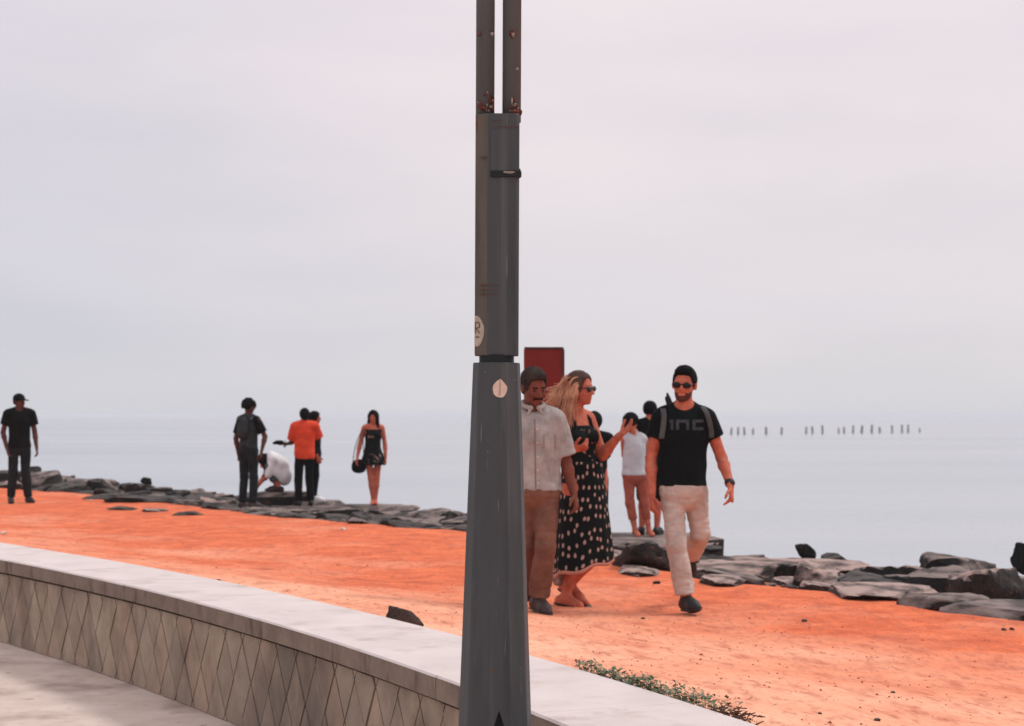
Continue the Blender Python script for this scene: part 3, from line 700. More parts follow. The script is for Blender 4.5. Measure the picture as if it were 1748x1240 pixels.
# weeds along the back of the coping
M_weed = material('weed_leaf', srgb(78, 88, 68), rough=.8, vscale=16, col2=srgb(146, 154, 128), spec=.2)
Vw, Fw = [], []
back_s = np.r_[0, np.cumsum(np.hypot(*np.diff(WB, axis=0).T))]
def back_near(x, y):     # arc position on the back edge seen at photograph x, y
    D = (CAMZ - WALLH) * FPX / (y - HORIZON); p_ = np.array([(x - CX) / FPX * D, D]); q = np.argmin(np.hypot(*(WB - p_).T)); return back_s[q]
sa, sb = back_near(970, 1137), back_near(1226, 1207)
for _ in range(3100):
    w = rr.random(); sv = sa + (sb - sa) * w
    dens = .45 + .55 * math.sin(math.pi * min(1, w * 1.02)) ** .6
    if rr.random() > dens: continue
    x = np.interp(sv, back_s, WB[:, 0]); y = np.interp(sv, back_s, WB[:, 1])
    nv = np.array([np.interp(sv, back_s, WN[:, 0]), np.interp(sv, back_s, WN[:, 1])])
    o_ = .015 + abs(rr.gauss(0, .05)) * (.5 + .8 * w); x += nv[0] * o_; y += nv[1] * o_
    clump = .5 + .5 * math.sin(w * 23) * math.sin(w * 9 + 1)
    zg = tz(x, y); h = zg + .02 + (WALLH - zg + .016 * clump - .008) * rr.random() ** .6
    L = rr.uniform(.007, .028); wd = L * rr.uniform(.2, .45); a_ = rr.uniform(0, 6.3); el_ = rr.uniform(-.4, 1.0)
    dv = np.array([math.cos(a_) * math.cos(el_), math.sin(a_) * math.cos(el_), math.sin(el_)]); sd = np.array([-math.sin(a_), math.cos(a_), 0])
    c0 = np.array([x, y, h]); i_ = len(Vw)
    Vw += [c0, c0 + dv * L * .5 + sd * wd, c0 + dv * L + np.array([0, 0, -.004]), c0 + dv * L * .5 - sd * wd]; Fw.append((i_, i_ + 1, i_ + 2, i_ + 3))
    if rr.random() < .12:                                     # a stem down to the sand
        i_ = len(Vw); Vw += [c0, c0 + sd * .002, np.array([x, y, zg - .01]) + sd * .003, np.array([x, y, zg - .01])]; Fw.append((i_, i_ + 1, i_ + 2, i_ + 3))
tag(mesh_obj('weeds', Vw, Fw, M_weed, smooth=False), 'low green weeds growing along the back edge of the wall coping', 'weeds', kind='stuff')
M_dry = material('dry_weed', srgb(96, 70, 58), rough=.9, var=.3)
Vw, Fw = [], []
for _ in range(420):
    sv = back_near(1225, 1206) + (back_near(1292, 1232) - back_near(1225, 1206)) * rr.random()
    x = np.interp(sv, back_s, WB[:, 0]) + abs(rr.gauss(.02, .03)); y = np.interp(sv, back_s, WB[:, 1]) + abs(rr.gauss(.02, .03))
    zg = tz(x, y); h = zg + (WALLH - zg + .01) * rr.random(); L = rr.uniform(.015, .04); a_ = rr.uniform(0, 6.3)
    c0 = np.array([x, y, h]); dv = np.array([math.cos(a_), math.sin(a_), rr.uniform(-.3, .5)]) * L; i_ = len(Vw)
    Vw += [c0, c0 + dv, c0 + dv + np.array([0, 0, .004]), c0 + np.array([0, 0, .004])]; Fw.append((i_, i_ + 1, i_ + 2, i_ + 3))
tag(mesh_obj('dry_weeds', Vw, Fw, M_dry, smooth=False), 'withered brown weeds at the end of the green weeds behind the coping', 'weeds', kind='stuff')

# ------------------------------------------------------------------ old pier pilings in the sea
M_pile = material('weathered_piling', srgb(122, 124, 126), rough=.9, vscale=1.2, var=.25, bump=.3, bscale=4)
pil = [(1248, 14, .8), (1260, 15, .9), (1271, 15, .9), (1285, 12, .6), (1308, 15, 1.5), (1334, 14, .9), (1376, 14, .8), (1387, 15, 1.1), (1404, 17, 1.1), (1432, 11, .6), (1441, 13, .8),
       (1456, 16, 1.0), (1471, 16, 1.5), (1488, 17, 1.4), (1502, 12, 1.4), (1523, 15, .9), (1540, 16, 1.1), (1550, 16, 1.0), (1570, 9, .5)]
for k, (x, h, w) in enumerate(pil):
    D = (CAMZ - SEA) * FPX / (742 - (x - 1248) * .012 - HORIZON); kx = D / FPX
    r_ = .20 * (.7 + .3 * w); H_ = h * kx * .82
    rr_ = random.Random(k); n = 10; Vv = []
    for lay, (zz, q) in enumerate([(-1.5, 1.1), (0.1, 1.15), (.45, 1.0), (.8, .95), (.96, .98), (1.0, .7)]):
        for e in range(n):
            a_ = 2 * math.pi * e / n; q2 = q * (1 + rr_.uniform(-.12, .12))
            Vv.append((r_ * q2 * math.cos(a_), r_ * q2 * math.sin(a_), (zz * H_ if zz > 0 else zz) + (rr_.uniform(-.05, .05) if lay > 3 else 0)))
    Ff = [(l * n + e, l * n + (e + 1) % n, (l + 1) * n + (e + 1) % n, (l + 1) * n + e) for l in range(5) for e in range(n)] + [tuple(range(5 * n, 6 * n))]
    o = mesh_obj('piling', Vv, Ff, M_pile); o.location = ((x - CX) / FPX * D, D, SEA); o.rotation_euler = (rr_.uniform(-.05, .05), rr_.uniform(-.08, .08), 0)
    tag(o, 'grey stump of an old pier piling standing in the sea', 'piling', 'old pier pilings far out in the sea')

# ------------------------------------------------------------------ red board on a post
M_red = material('red_board_paint', srgb(112, 27, 23), rough=.6, vscale=5, var=.12, spec=.3)
M_frame = material('board_frame', srgb(58, 34, 32), rough=.6, var=.2)
SD = 15.5; c_ = px(928.5, 594, SD); kx = SD / FPX
sgz = tz(c_[0], SD); board = empty('sign_board', (c_[0], SD, sgz))
tag(board, 'plain dark red rectangular board on a post behind the man in pale shirt', 'sign')
w_ = 33.5 * kx; top = c_[2] - sgz; bot = top - .80
boxp('panel', -w_ + .012, w_ - .012, -.012, .012, bot, top - .014, M_red, board)
boxp('top_rail', -w_, w_, -.022, .022, top - .0138, top + .006, M_frame, board, .003)
boxp('side_rail', w_ - .0118, w_ + .008, -.022, .022, bot, top - .014, M_frame, board, .003)
boxp('side_rail', -w_ - .004, -w_ + .0118, -.016, .016, bot, top - .014, M_red, board, .003)
boxp('post', -.03, .03, .013, .06, -.3, top - .05, M_frame, board, .003)

# ------------------------------------------------------------------ people: implicit surfaces turned into one continuous mesh each
def nrm(v): v = np.asarray(v, float); return v / (np.linalg.norm(v) + 1e-9)
class Blob:
    def __init__(s): s.ops = []
    def cone(s, a, b, ra, rb, k=.02, flat_a=False, flat_b=False, squash=None):
        s.ops.append(('cone', np.asarray(a, float), np.asarray(b, float), ra, rb, k, flat_a, flat_b, squash)); return s
    def ell(s, c, r, fr=None, k=.02):
        s.ops.append(('ell', np.asarray(c, float), np.asarray(r, float), np.eye(3) if fr is None else np.asarray(fr, float), k)); return s
    def sub(s, c, r, fr=None, k=.01):
        s.ops.append(('sub', np.asarray(c, float), np.asarray(r, float), np.eye(3) if fr is None else np.asarray(fr, float), k)); return s
    def cut(s, p, n):                      # removes everything on the side n points to
        s.ops.append(('cut', np.asarray(p, float), nrm(n))); return s
    def build(s, h):
        lo = np.full(3, 1e9); hi = -lo
        for o in s.ops:
            if o[0] == 'cone':
                r = max(o[3], o[4]) + .01; lo = np.minimum(lo, np.minimum(o[1], o[2]) - r); hi = np.maximum(hi, np.maximum(o[1], o[2]) + r)
            elif o[0] == 'ell':
                r = o[2].max() + .01; lo = np.minimum(lo, o[1] - r); hi = np.maximum(hi, o[1] + r)
        lo = lo - 3 * h; hi = hi + 3 * h
        n = np.ceil((hi - lo) / h).astype(int) + 1
        G = np.full(n, .5, np.float32)
        ax = [lo[q] + h * np.arange(n[q]) for q in range(3)]
        def blk(c0, c1):
            i0 = np.clip(np.floor((c0 - lo) / h).astype(int), 0, n - 1); i1 = np.clip(np.ceil((c1 - lo) / h).astype(int) + 1, 1, n)
            sl = tuple(slice(a, b) for a, b in zip(i0, i1))
            X = ax[0][sl[0]][:, None, None]; Y = ax[1][sl[1]][None, :, None]; Zz = ax[2][sl[2]][None, None, :]
            return sl, X, Y, Zz
        for o in s.ops:
            if o[0] == 'cone':
                _, a, b, ra, rb, k, fa_, fb_, sq = o
                r = max(ra, rb) + k + 3 * h
                sl, X, Y, Zz = blk(np.minimum(a, b) - r, np.maximum(a, b) + r)
                ab = b - a; L2 = ab @ ab + 1e-12
                qx, qy, qz = X - a[0], Y - a[1], Zz - a[2]
                t = np.clip((qx * ab[0] + qy * ab[1] + qz * ab[2]) / L2, 0, 1)
                dx, dy, dz = qx - t * ab[0], qy - t * ab[1], qz - t * ab[2]
                if sq is not None:
                    v, fct = sq; v = nrm(v); pr = (dx * v[0] + dy * v[1] + dz * v[2]) * (1 / fct - 1)
                    dx, dy, dz = dx + pr * v[0], dy + pr * v[1], dz + pr * v[2]
                d = np.sqrt(dx * dx + dy * dy + dz * dz) - (ra + (rb - ra) * t)
                ln = math.sqrt(L2)
                if fb_: d = np.maximum(d, (qx * ab[0] + qy * ab[1] + qz * ab[2]) / ln - ln)
                if fa_: d = np.maximum(d, -(qx * ab[0] + qy * ab[1] + qz * ab[2]) / ln)
            elif o[0] in ('ell', 'sub'):
                _, c, r, fr, k = o
                m = r.max() + k + 3 * h
                sl, X, Y, Zz = blk(c - m, c + m)
                qx, qy, qz = X - c[0], Y - c[1], Zz - c[2]
                u = [(qx * f[0] + qy * f[1] + qz * f[2]) / r[q] for q, f in enumerate(fr)]
                g0 = np.sqrt(u[0] ** 2 + u[1] ** 2 + u[2] ** 2) + 1e-6
                g1 = np.sqrt((u[0] / r[0]) ** 2 + (u[1] / r[1]) ** 2 + (u[2] / r[2]) ** 2) + 1e-6
                d = g0 * (g0 - 1) / g1
            else:
                _, p_, nv = o
                X = ax[0][:, None, None] - p_[0]; Y = ax[1][None, :, None] - p_[1]; Zz = ax[2][None, None, :] - p_[2]
                G = np.maximum(G, (X * nv[0] + Y * nv[1] + Zz * nv[2]).astype(np.float32)); continue
            cur = G[sl]
            if o[0] == 'sub':
                hh = np.clip(.5 - .5 * (cur + d) / k, 0, 1)
                G[sl] = cur * (1 - hh) + (-d) * hh + k * hh * (1 - hh)
            else:
                hh = np.clip(.5 + .5 * (d - cur) / k, 0, 1)
                G[sl] = d * (1 - hh) + cur * hh - k * hh * (1 - hh)
        return surface_nets(G, lo, h)

def surface_nets(G, lo, h):
    n = np.array(G.shape); cn = n - 1; neg = G < 0
    ncell = int(cn.prod()); keys = []; poss = []; quads = []
    for axn in range(3):
        u, v = (axn + 1) % 3, (axn + 2) % 3
        s0 = [slice(None)] * 3; s1 = [slice(None)] * 3; s0[axn] = slice(0, -1); s1[axn] = slice(1, None)
        cr_ = neg[tuple(s0)] != neg[tuple(s1)]
        idx = np.argwhere(cr_)
        if not len(idx): continue
        g0 = G[tuple(s0)][cr_]; g1 = G[tuple(s1)][cr_]
        pos = idx.astype(np.float64); pos[:, axn] += g0 / (g0 - g1)
        ok = (idx[:, u] > 0) & (idx[:, v] > 0) & (idx[:, u] < cn[u]) & (idx[:, v] < cn[v])
        idx = idx[ok]; pos = pos[ok]; inside0 = g0[ok] < 0
        cs = []
        for (du, dv) in ((-1, -1), (0, -1), (0, 0), (-1, 0)):
            c = idx.copy(); c[:, u] += du; c[:, v] += dv
            f = (c[:, 0] * cn[1] + c[:, 1]) * cn[2] + c[:, 2]; cs.append(f); keys.append(f); poss.append(pos)
        q = np.stack(cs, 1); q[~inside0] = q[~inside0][:, ::-1]; quads.append(q)
    keys = np.concatenate(keys); poss = np.concatenate(poss); quads = np.concatenate(quads)
    uq, inv = np.unique(keys, return_inverse=True)
    cnt = np.bincount(inv); V = np.stack([np.bincount(inv, poss[:, q]) / cnt for q in range(3)], 1) * h + lo
    return V, np.searchsorted(uq, quads)

def vert_normals(V, Fq):
    a, b, c, d = (V[Fq[:, q]] for q in range(4)); nf = np.cross(c - a, d - b); N = np.zeros_like(V)
    for q in range(4):
        for e in range(3): N[:, e] += np.bincount(Fq[:, q], nf[:, e], minlength=len(V))
    return N / (np.linalg.norm(N, axis=1)[:, None] + 1e-9)

def blob_obj(name, B, h, mat, parent, wr=None, relax=1):
    V, Fq = B.build(h)
    for _ in range(relax):                                    # light smoothing of the grid steps
        S_ = np.zeros_like(V); C_ = np.zeros(len(V))
        for q in range(4):
            i_, j_ = Fq[:, q], Fq[:, (q + 1) % 4]
            for e in range(3): S_[:, e] += np.bincount(i_, V[j_, e], minlength=len(V)) + np.bincount(j_, V[i_, e], minlength=len(V))
            C_ += np.bincount(i_, minlength=len(V)) + np.bincount(j_, minlength=len(V))
        V = .5 * V + .5 * S_ / np.maximum(C_, 1)[:, None]
    if wr:                                                    # cloth folds: (amplitude, frequency xyz, offset)
        N = vert_normals(V, Fq)
        for (amp, fq, of) in wr: V = V + N * (amp * (.6 * vnoise(V * np.array(fq) * .7, 1.0, of + 3) - 1.1 * np.clip(1 - 3.2 * np.abs(vnoise(V * np.array(fq), 1.0, of)), 0, 1) + .3 * vnoise(V * np.array(fq) * 2.3, 1.0, of + 7)))[:, None]
    return mesh_obj(name, V, Fq, mat, parent)

def frame_of(f, up=(0, 0, 1)):
    f = nrm(f); l = nrm(np.cross(f, up)) * -1; u = np.cross(l, f) * -1
    u = nrm(np.cross(f, l)) if np.dot(np.cross(f, l), up) > 0 else nrm(np.cross(l, f))
    return l, f, u
UP = np.array([0, 0, 1.0])

def hand(B, w, d, palm, thumb, sc=1.0, curl=.35, rad=.0088):
    d, palm = nrm(d), nrm(palm); sd = nrm(np.cross(d, palm)); sd = sd if np.dot(sd, thumb) > 0 else -sd
    pc = w + d * .085 * sc
    B.cone(w, w + d * .03 * sc, .026 * sc, .030 * sc, .015, squash=(palm, .62))
    B.cone(w + d * .03 * sc, pc, .034 * sc, .037 * sc, .012, squash=(palm, .38))
    for q, (of, ln) in enumerate(((.029, .070), (.010, .080), (-.009, .074), (-.027, .058))):
        p0 = w + (d * .080 + sd * of) * sc; dd = nrm(d + sd * of * 3.0); c = curl * (1 + .15 * q)
        for sgm, fr in enumerate((.45, .32, .23)):
            dd = nrm(dd * math.cos(c) + palm * math.sin(c)); p1 = p0 + dd * ln * fr * sc
            B.cone(p0, p1, rad * sc * (1 - .08 * sgm), rad * sc * (.92 - .08 * sgm), .004); p0 = p1
    p0 = w + (d * .025 + sd * .026) * sc; dd = nrm(d * .75 + sd * .75 + palm * .25)
    for ln in (.040, .030, .024):
        p1 = p0 + dd * ln * sc; B.cone(p0, p1, .0115 * sc, .0095 * sc, .006); p0 = p1; dd = nrm(dd + d * .35 + palm * .15)

def head(B, c, f, u, s=1.0, female=False, ears=True):
    f = nrm(f); l = nrm(np.cross(u, f)); u = nrm(np.cross(f, l)); fr = np.array([l, f, u])
    P_ = lambda a, b, e: c + (l * a + f * b + u * e) * s
    j = .9 if female else 1.0
    B.ell(P_(0, -.012, .028), np.array([.074, .093, .088]) * s, fr, .02)
    B.ell(P_(0, .024, -.022), np.array([.060 * j, .066, .088]) * s, fr, .02)
    B.ell(P_(0, .038, -.074), np.array([.046 * j, .046, .036]) * s, fr, .02)
    B.ell(P_(0, .066, -.098), np.array([.020, .018, .014]) * s, fr, .012)
    B.cone(P_(-.030, .074, .022), P_(.030, .074, .022), .012 * s, .012 * s, .012)
    for sg in (-1, 1):
        B.sub(P_(sg * .031, .100, .002), np.array([.019, .018, .013]) * s, fr, .010)
        B.ell(P_(sg * .036, .066, -.028), np.array([.020, .018, .018]) * s, fr, .014)
        if ears: B.ell(P_(sg * .075, -.008, -.006), np.array([.010, .019, .031]) * s, fr, .006)
    B.cone(P_(0, .084, .008), P_(0, .104, -.030), .009 * s, .0135 * s, .007)
    B.cone(P_(-.013, .092, -.034), P_(.013, .092, -.034), .008 * s, .008 * s, .006)
    B.cone(P_(-.019, .080, -.058), P_(.019, .080, -.058), .0075 * s, .0075 * s, .005)
    B.cone(P_(-.015, .079, -.069), P_(.015, .079, -.069), .008 * s, .008 * s, .005)
    return P_, fr

def default_joints(H, th, fem=False):
    k = H / 1.75; f = np.array([math.sin(th), -math.cos(th), 0]); l = np.array([math.cos(th), math.sin(th), 0])
    sw, hw = (.165, .095) if fem else (.185, .09)
    J = dict(f=f, l=l, u=UP.copy(), hf=f.copy(), hu=UP.copy(), k=k)
    J['pelvis'] = UP * .95 * k; J['neck'] = UP * 1.475 * k; J['head'] = UP * (H - .122 * k) + f * .015
    for sg, n in ((-1, 'L'), (1, 'R')):
        J['sh' + n] = UP * 1.43 * k + l * sg * sw * k; J['el' + n] = UP * 1.13 * k + l * sg * (sw + .055) * k - f * .02
        J['wr' + n] = UP * .875 * k + l * sg * (sw + .06) * k + f * .05
        J['hip' + n] = UP * .92 * k + l * sg * hw * k; J['kn' + n] = UP * .50 * k + l * sg * (hw + .01) * k + f * .02
        J['an' + n] = UP * .085 * k + l * sg * (hw + .02) * k - f * .02; J['toe' + n] = UP * .03 * k + l * sg * (hw + .045) * k + f * .165 * k
    return J

def torso(B, J, inf=0.0, fem=False, waist=1.0, k=.04):
    s = J['k']; pe, nk = J['pelvis'], J['neck']; u = nrm(nk - pe); l = nrm(J['shR'] - J['shL']); f = nrm(np.cross(u, l)); f = f if np.dot(f, J['f']) > 0 else -f
    hl = nrm(J['hipR'] - J['hipL']); hf = nrm(np.cross(UP, hl)); hf = hf if np.dot(hf, J['f']) > 0 else -hf
    fr = np.array([l, f, u]); hfr = np.array([hl, hf, UP]); L_ = np.linalg.norm(nk - pe)
    i = inf
    B.ell(pe - UP * .02 * s, np.array([.165 if fem else .158, .118, .125]) * s + i, hfr, k)
    B.ell(pe + u * L_ * .33, np.array([.128 if fem else .142, .098, .17]) * s * np.array([waist, waist, 1]) + i, fr, k)
    B.ell(pe + u * L_ * .64 + f * .005, np.array([.140 if fem else .160, .112, .185]) * s + i, fr, k)
    B.cone(J['shL'] * .82 + J['shR'] * .18, J['shR'] * .82 + J['shL'] * .18, .062 * s + i, .062 * s + i, k)
    for n in 'LR': B.cone(nk + u * .03 * s, J['sh' + n] * .75 + nk * .25 + UP * .01, .045 * s + i * .6, .045 * s + i, .03)
    if fem:
        for sg in (-1, 1): B.ell(pe + u * L_ * .66 + f * .085 * s + l * sg * .062 * s, np.array([.058, .05, .058]) * s + i, fr, .025)
    return fr

def foot_pts(J, n):
    a, tp, kn = J['an' + n], J['toe' + n], J['kn' + n]
    v = nrm(tp - a); lat = nrm(np.cross(v, kn - a)); up0 = nrm(np.cross(lat, v)); up0 = up0 if np.dot(up0, kn - a) > 0 else -up0
    c, s_ = math.cos(R(16)), math.sin(R(16)); d = c * v + s_ * up0; up = c * up0 - s_ * v
    k = J['k']; heel = a - d * .045 * k - up * .048 * k; ball = heel + d * .17 * k - up * .002
    return a, heel, ball, tp, d, up

def limbs(B, J, inf=0.0, arms=True, legs=True, feet=True, ua=1.0):
    k = J['k']
    for n in 'LR':
        if arms:
            B.cone(J['sh' + n], J['el' + n], (.051 * ua) * k + inf, (.039 * ua) * k + inf, .03)
            m = J['el' + n] * .72 + J['wr' + n] * .28
            B.cone(J['el' + n], m, .039 * k + inf, .041 * k + inf, .02); B.cone(m, J['wr' + n], .041 * k + inf, .027 * k + inf, .02)
        if legs:
            B.cone(J['hip' + n], J['kn' + n], .076 * k + inf, .053 * k + inf, .035)
            m = J['kn' + n] * .68 + J['an' + n] * .32
            B.cone(J['kn' + n], m, .054 * k + inf, .056 * k + inf, .02); B.cone(m, J['an' + n], .055 * k + inf, .036 * k + inf, .02)
        if feet:
            a, heel, ball, tp, d, up = foot_pts(J, n)
            B.cone(a, heel, .036 * k, .031 * k, .02); B.cone(heel + up * .004, ball + up * .004, .031 * k, .034 * k, .02); B.cone(ball + up * .003, tp, .036 * k, .022 * k, .015, squash=(up, .75))
            B.cone(a + d * .01, ball + up * .01, .034 * k, .024 * k, .02)

def make_body(root, J, skin, h, fem=False, hands=None, ears=True):
    B = Blob(); torso(B, J, 0, fem); k = J['k']
    B.cone(J['neck'] - UP * .02, J['head'] - J['hu'] * .05 * k - J['hf'] * .012, (.050 if fem else .058) * k, (.046 if fem else .053) * k, .03)
    limbs(B, J)
    P_, fr = head(B, J['head'], J['hf'], J['hu'], k * J.get('hs', 1.0), fem, ears)
    for n, sg in (('L', -1), ('R', 1)):
        hd = (hands or {}).get(n, {}); d = nrm(J['wr' + n] - J['el' + n])
        palm = hd.get('palm', -J['l'] * sg); th = hd.get('thumb', J['f']); hand(B, J['wr' + n], hd.get('dir', d), palm, th, k * 1.02, hd.get('curl', .35), max(.0088, h * 1.15))
    o = blob_obj('body', B, h, skin, root)
    return P_, fr, o

def shoes(root, J, mat, h, sole=None, sandal=False):
    k = J['k']
    for n in 'LR':
        a, heel, ball, tp, d, up = foot_pts(J, n); B = Blob()
        if sandal:
            B.cone(heel - up * .026 * k, tp + d * .008 - up * .018 * k, .040 * k, .040 * k, .01, squash=(up, .28))
            o = blob_obj('sandal', B, h * .8, mat, root)
            S2 = Blob(); lat = nrm(np.cross(d, up)); m = (ball + tp) / 2 + up * .018
            for sg in (-1, 1): S2.cone(m, ball - d * .04 + lat * sg * .04 - up * .01, .006, .006, .004)
            blob_obj('strap', S2, h * .6, mat, o); continue
        B.cone(heel + up * .012, ball + up * .006, .042 * k, .045 * k, .02); B.cone(ball + up * .004, tp + d * .012, .046 * k, .032 * k, .02, squash=(up, .8))
        B.cone(a - up * .01, heel + up * .02, .047 * k, .042 * k, .02); B.cone(a + d * .015, ball + up * .02, .043 * k, .034 * k, .02)
        B.cut(heel - up * .022 * k, -up); B.cut(a + up * .025 * k, up)
        o = blob_obj('shoe', B, h, mat, root)
        Bs = Blob(); Bs.cone(heel - up * .024 * k, ball - up * .024 * k, .044 * k, .048 * k, .02, squash=(up, .3)); Bs.cone(ball - up * .024 * k, tp + d * .014 - up * .014 * k, .048 * k, .034 * k, .02, squash=(up, .4))
        blob_obj('sole', Bs, h, sole or mat, o)

def trousers(root, J, mat, h, inf=.022, end=1.0, hem=.0, waist_z=None, wr=None, fem=False, flare=0.0, name='trousers'):
    k = J['k']; B = Blob(); hl = nrm(J['hipR'] - J['hipL']); hf = nrm(np.cross(UP, hl))
    B.ell(J['pelvis'] - UP * .02 * k, np.array([.165 if fem else .158, .118, .135]) * k + inf * .7, np.array([hl, hf, UP]), .04)
    B.cone(J['pelvis'] - UP * .05, J['pelvis'] + UP * .12, .10 * k + inf, .10 * k + inf, .05)
    if waist_z: B.cut((0, 0, waist_z), UP)
    for n in 'LR':
        kn, an = J['kn' + n], J['an' + n]
        B.cone(J['hip' + n], kn, .078 * k + inf, .055 * k + inf, .020)
        if end > .02: B.cone(kn, kn + (an - kn) * end, .058 * k + inf, .050 * k + inf + flare, .02, flat_b=True)
    return blob_obj(name, B, h, mat, root, wr)

def top(root, J, mat, h, inf=.015, sleeve=.55, slen='short', hem_z=.9, neck=True, wr=None, fem=False, name='shirt', slmat=None, neck_r=.062, waist=1.0, boxy=0.0):
    k = J['k']; B = Blob(); fr = torso(B, J, inf, fem, waist)
    if boxy: B.cone(J['pelvis'] + UP * .02, J['pelvis'] * .4 + J['neck'] * .6, .13 * k + boxy, .135 * k + boxy, .04, squash=(fr[1], .78))
    B.cone(J['pelvis'] - UP * .10, J['pelvis'] + UP * .15, .150 * k + inf, .14 * k + inf, .03, squash=(fr[1], .74))
    B.cut((0, 0, hem_z), -UP)
    if neck: B.sub(J['neck'] + UP * .035 * k + J['f'] * .022, np.array([neck_r, neck_r, .05]) * k, None, .01)
    if slen and slmat is None:
        for n in 'LR':
            sh, el_, w = J['sh' + n], J['el' + n], J['wr' + n]
            if slen == 'short': B.cone(sh, sh + (el_ - sh) * sleeve, .056 * k + inf, .053 * k + inf * 1.5, .035, flat_b=True)
            else:
                B.cone(sh, el_, .055 * k + inf, .047 * k + inf, .035); B.cone(el_, el_ + (w - el_) * sleeve, .047 * k + inf, .040 * k + inf, .02, flat_b=True)
    o = blob_obj(name, B, h, mat, root, wr)
    if slmat is not None:
        for n in 'LR':
            sh, el_ = J['sh' + n], J['el' + n]; S2 = Blob(); S2.cone(sh + (J['neck'] - sh) * .15, sh + (el_ - sh) * sleeve, .058 * k + inf, .055 * k + inf * 1.5, .03, flat_b=True)
            blob_obj('sleeve', S2, h, slmat, o, wr)
    return o

def short_hair(root, P_, fr, s, h, mat, thick=.012, name='hair', wr=None, low=-.055, fringe=.0, vol=0.0, tuft=0.0):
    B = Blob()
    B.ell(P_(0, -.014, .032 + vol * .3), (np.array([.076, .096, .090]) + thick + np.array([vol, vol, vol])) * s, fr, .02)
    B.ell(P_(0, -.05, -.01), np.array([.066 + vol, .056 + vol * .6, .075]) * s, fr, .03)
    B.sub(P_(0, .12, -.036 + fringe), np.array([.080, .100, .108]) * s, fr, .012)
    B.sub(P_(.0, .062, -.09), np.array([.11, .062, .085]) * s, fr, .012)
    if tuft: B.ell(P_(0, .030, .088), np.array([.062, .056, .030 + tuft]) * s, fr, .02)
    B.cut(P_(0, 0, low), -fr[2])
    return blob_obj(name, B, h, mat, root, wr or [(.0025, (70, 70, 45), 3.0)])

def tube_strands(name, strands, mat, parent, nseg=7, sides=5):
    V_, F_ = [], []
    for (pts, r0, r1) in strands:
        pts = np.asarray(pts, float); tt = np.linspace(0, 1, nseg)
        # quadratic or cubic through control points (Bezier)
        n = len(pts) - 1; C_ = [math.comb(n, q) for q in range(n + 1)]
        cur = sum((C_[q] * (1 - tt) ** (n - q) * tt ** q)[:, None] * pts[q] for q in range(n + 1))
        tg = np.gradient(cur, axis=0); base = len(V_)
        for q in range(nseg):
            d = nrm(tg[q]); a_ = nrm(np.cross(d, [.3, .2, .93])); b_ = np.cross(d, a_); r_ = r0 + (r1 - r0) * (q / (nseg - 1)) ** 1.5
            for e in range(sides):
                w = 2 * math.pi * e / sides; V_.append(cur[q] + a_ * r_ * math.cos(w) + b_ * r_ * math.sin(w))
        for q in range(nseg - 1):
            for e in range(sides): F_.append((base + q * sides + e, base + q * sides + (e + 1) % sides, base + (q + 1) * sides + (e + 1) % sides, base + (q + 1) * sides + e))
    return mesh_obj(name, np.array(V_), np.array(F_), mat, parent)

def sunglasses(root, P_, fr, s, mat):
    B = Blob()
    for sg in (-1, 1):
        B.ell(P_(sg * .034, .094, .000), np.array([.033, .009, .022]) * s, fr, .005)
        B.cone(P_(sg * .062, .086, .006), P_(sg * .080, -.01, .010), .004 * s, .0035 * s, .004)
    B.cone(P_(-.012, .101, .006), P_(.012, .101, .006), .004, .004, .004)
    return blob_obj('sunglasses', B, .004, mat, root, relax=0)

def skin(name, c, c2): return material(name, srgb(*c), rough=.72, vscale=14, col2=srgb(*c2), spec=.2, bump=.08, bscale=60)
SK_light = skin('skin_sunburnt', (164, 86, 66), (206, 122, 98))
SK_tan = skin('skin_tan', (176, 92, 72), (200, 112, 90))
SK_brown = skin('skin_brown', (98, 54, 44), (128, 74, 60))
SK_dark = skin('skin_dark', (74, 48, 42), (98, 64, 56))
def cloth(name, c, c2=None, bump=.25, bscale=30, vscale=6): return material(name, srgb(*c), rough=.92, vscale=vscale, var=.18, col2=srgb(*c2) if c2 else None, bump=bump, bscale=bscale, spec=.15)
C_black = cloth('black_cotton', (12, 20, 23)); C_black2 = cloth('black_cloth', (10, 18, 21)); C_navy = cloth('dark_denim', (20, 29, 34), (36, 45, 50))
C_beige = cloth('beige_canvas', (168, 154, 145), (204, 192, 184), bump=.9, bscale=11, vscale=9); C_shirt = cloth('pale_checked_cotton', (138, 133, 131), (176, 170, 167), bump=.6, bscale=12, vscale=10)
C_brown = cloth('brown_trouser', (92, 64, 54), (132, 93, 79), bump=.7, bscale=11); C_orange = cloth('orange_cotton', (212, 62, 42), (234, 88, 58))
C_white = cloth('white_cotton', (224, 224, 228), (238, 238, 240)); C_grey = cloth('grey_cotton', (70, 76, 80), (92, 98, 100)); C_dgrey = cloth('charcoal_cotton', (40, 47, 50), (58, 64, 66)); C_salmon = cloth('rust_leggings', (150, 76, 62), (176, 96, 80))
C_shoe = material('dark_shoe', srgb(20, 24, 26), rough=.6, var=.3); C_sandal = material('dark_leather', srgb(46, 28, 26), rough=.6, var=.3)
C_lens = material('dark_lens', srgb(10, 11, 12), rough=.3, var=.1, spec=.3)
H_black = material('black_hair', srgb(11, 16, 18), rough=.8, vscale=30, var=.4, stretch=(1, 1, .3), bump=.3, bscale=60, spec=.12)
H_greying = material('greying_hair', srgb(12, 16, 18), rough=.8, vscale=9, col2=srgb(74, 62, 56), stretch=(1, 1, .6), bump=.3, bscale=70, spec=.12)
H_blond = material('blond_hair', srgb(176, 116, 88), rough=.5, vscale=14, col2=srgb(232, 182, 150), bump=.2, bscale=60, spec=.2)
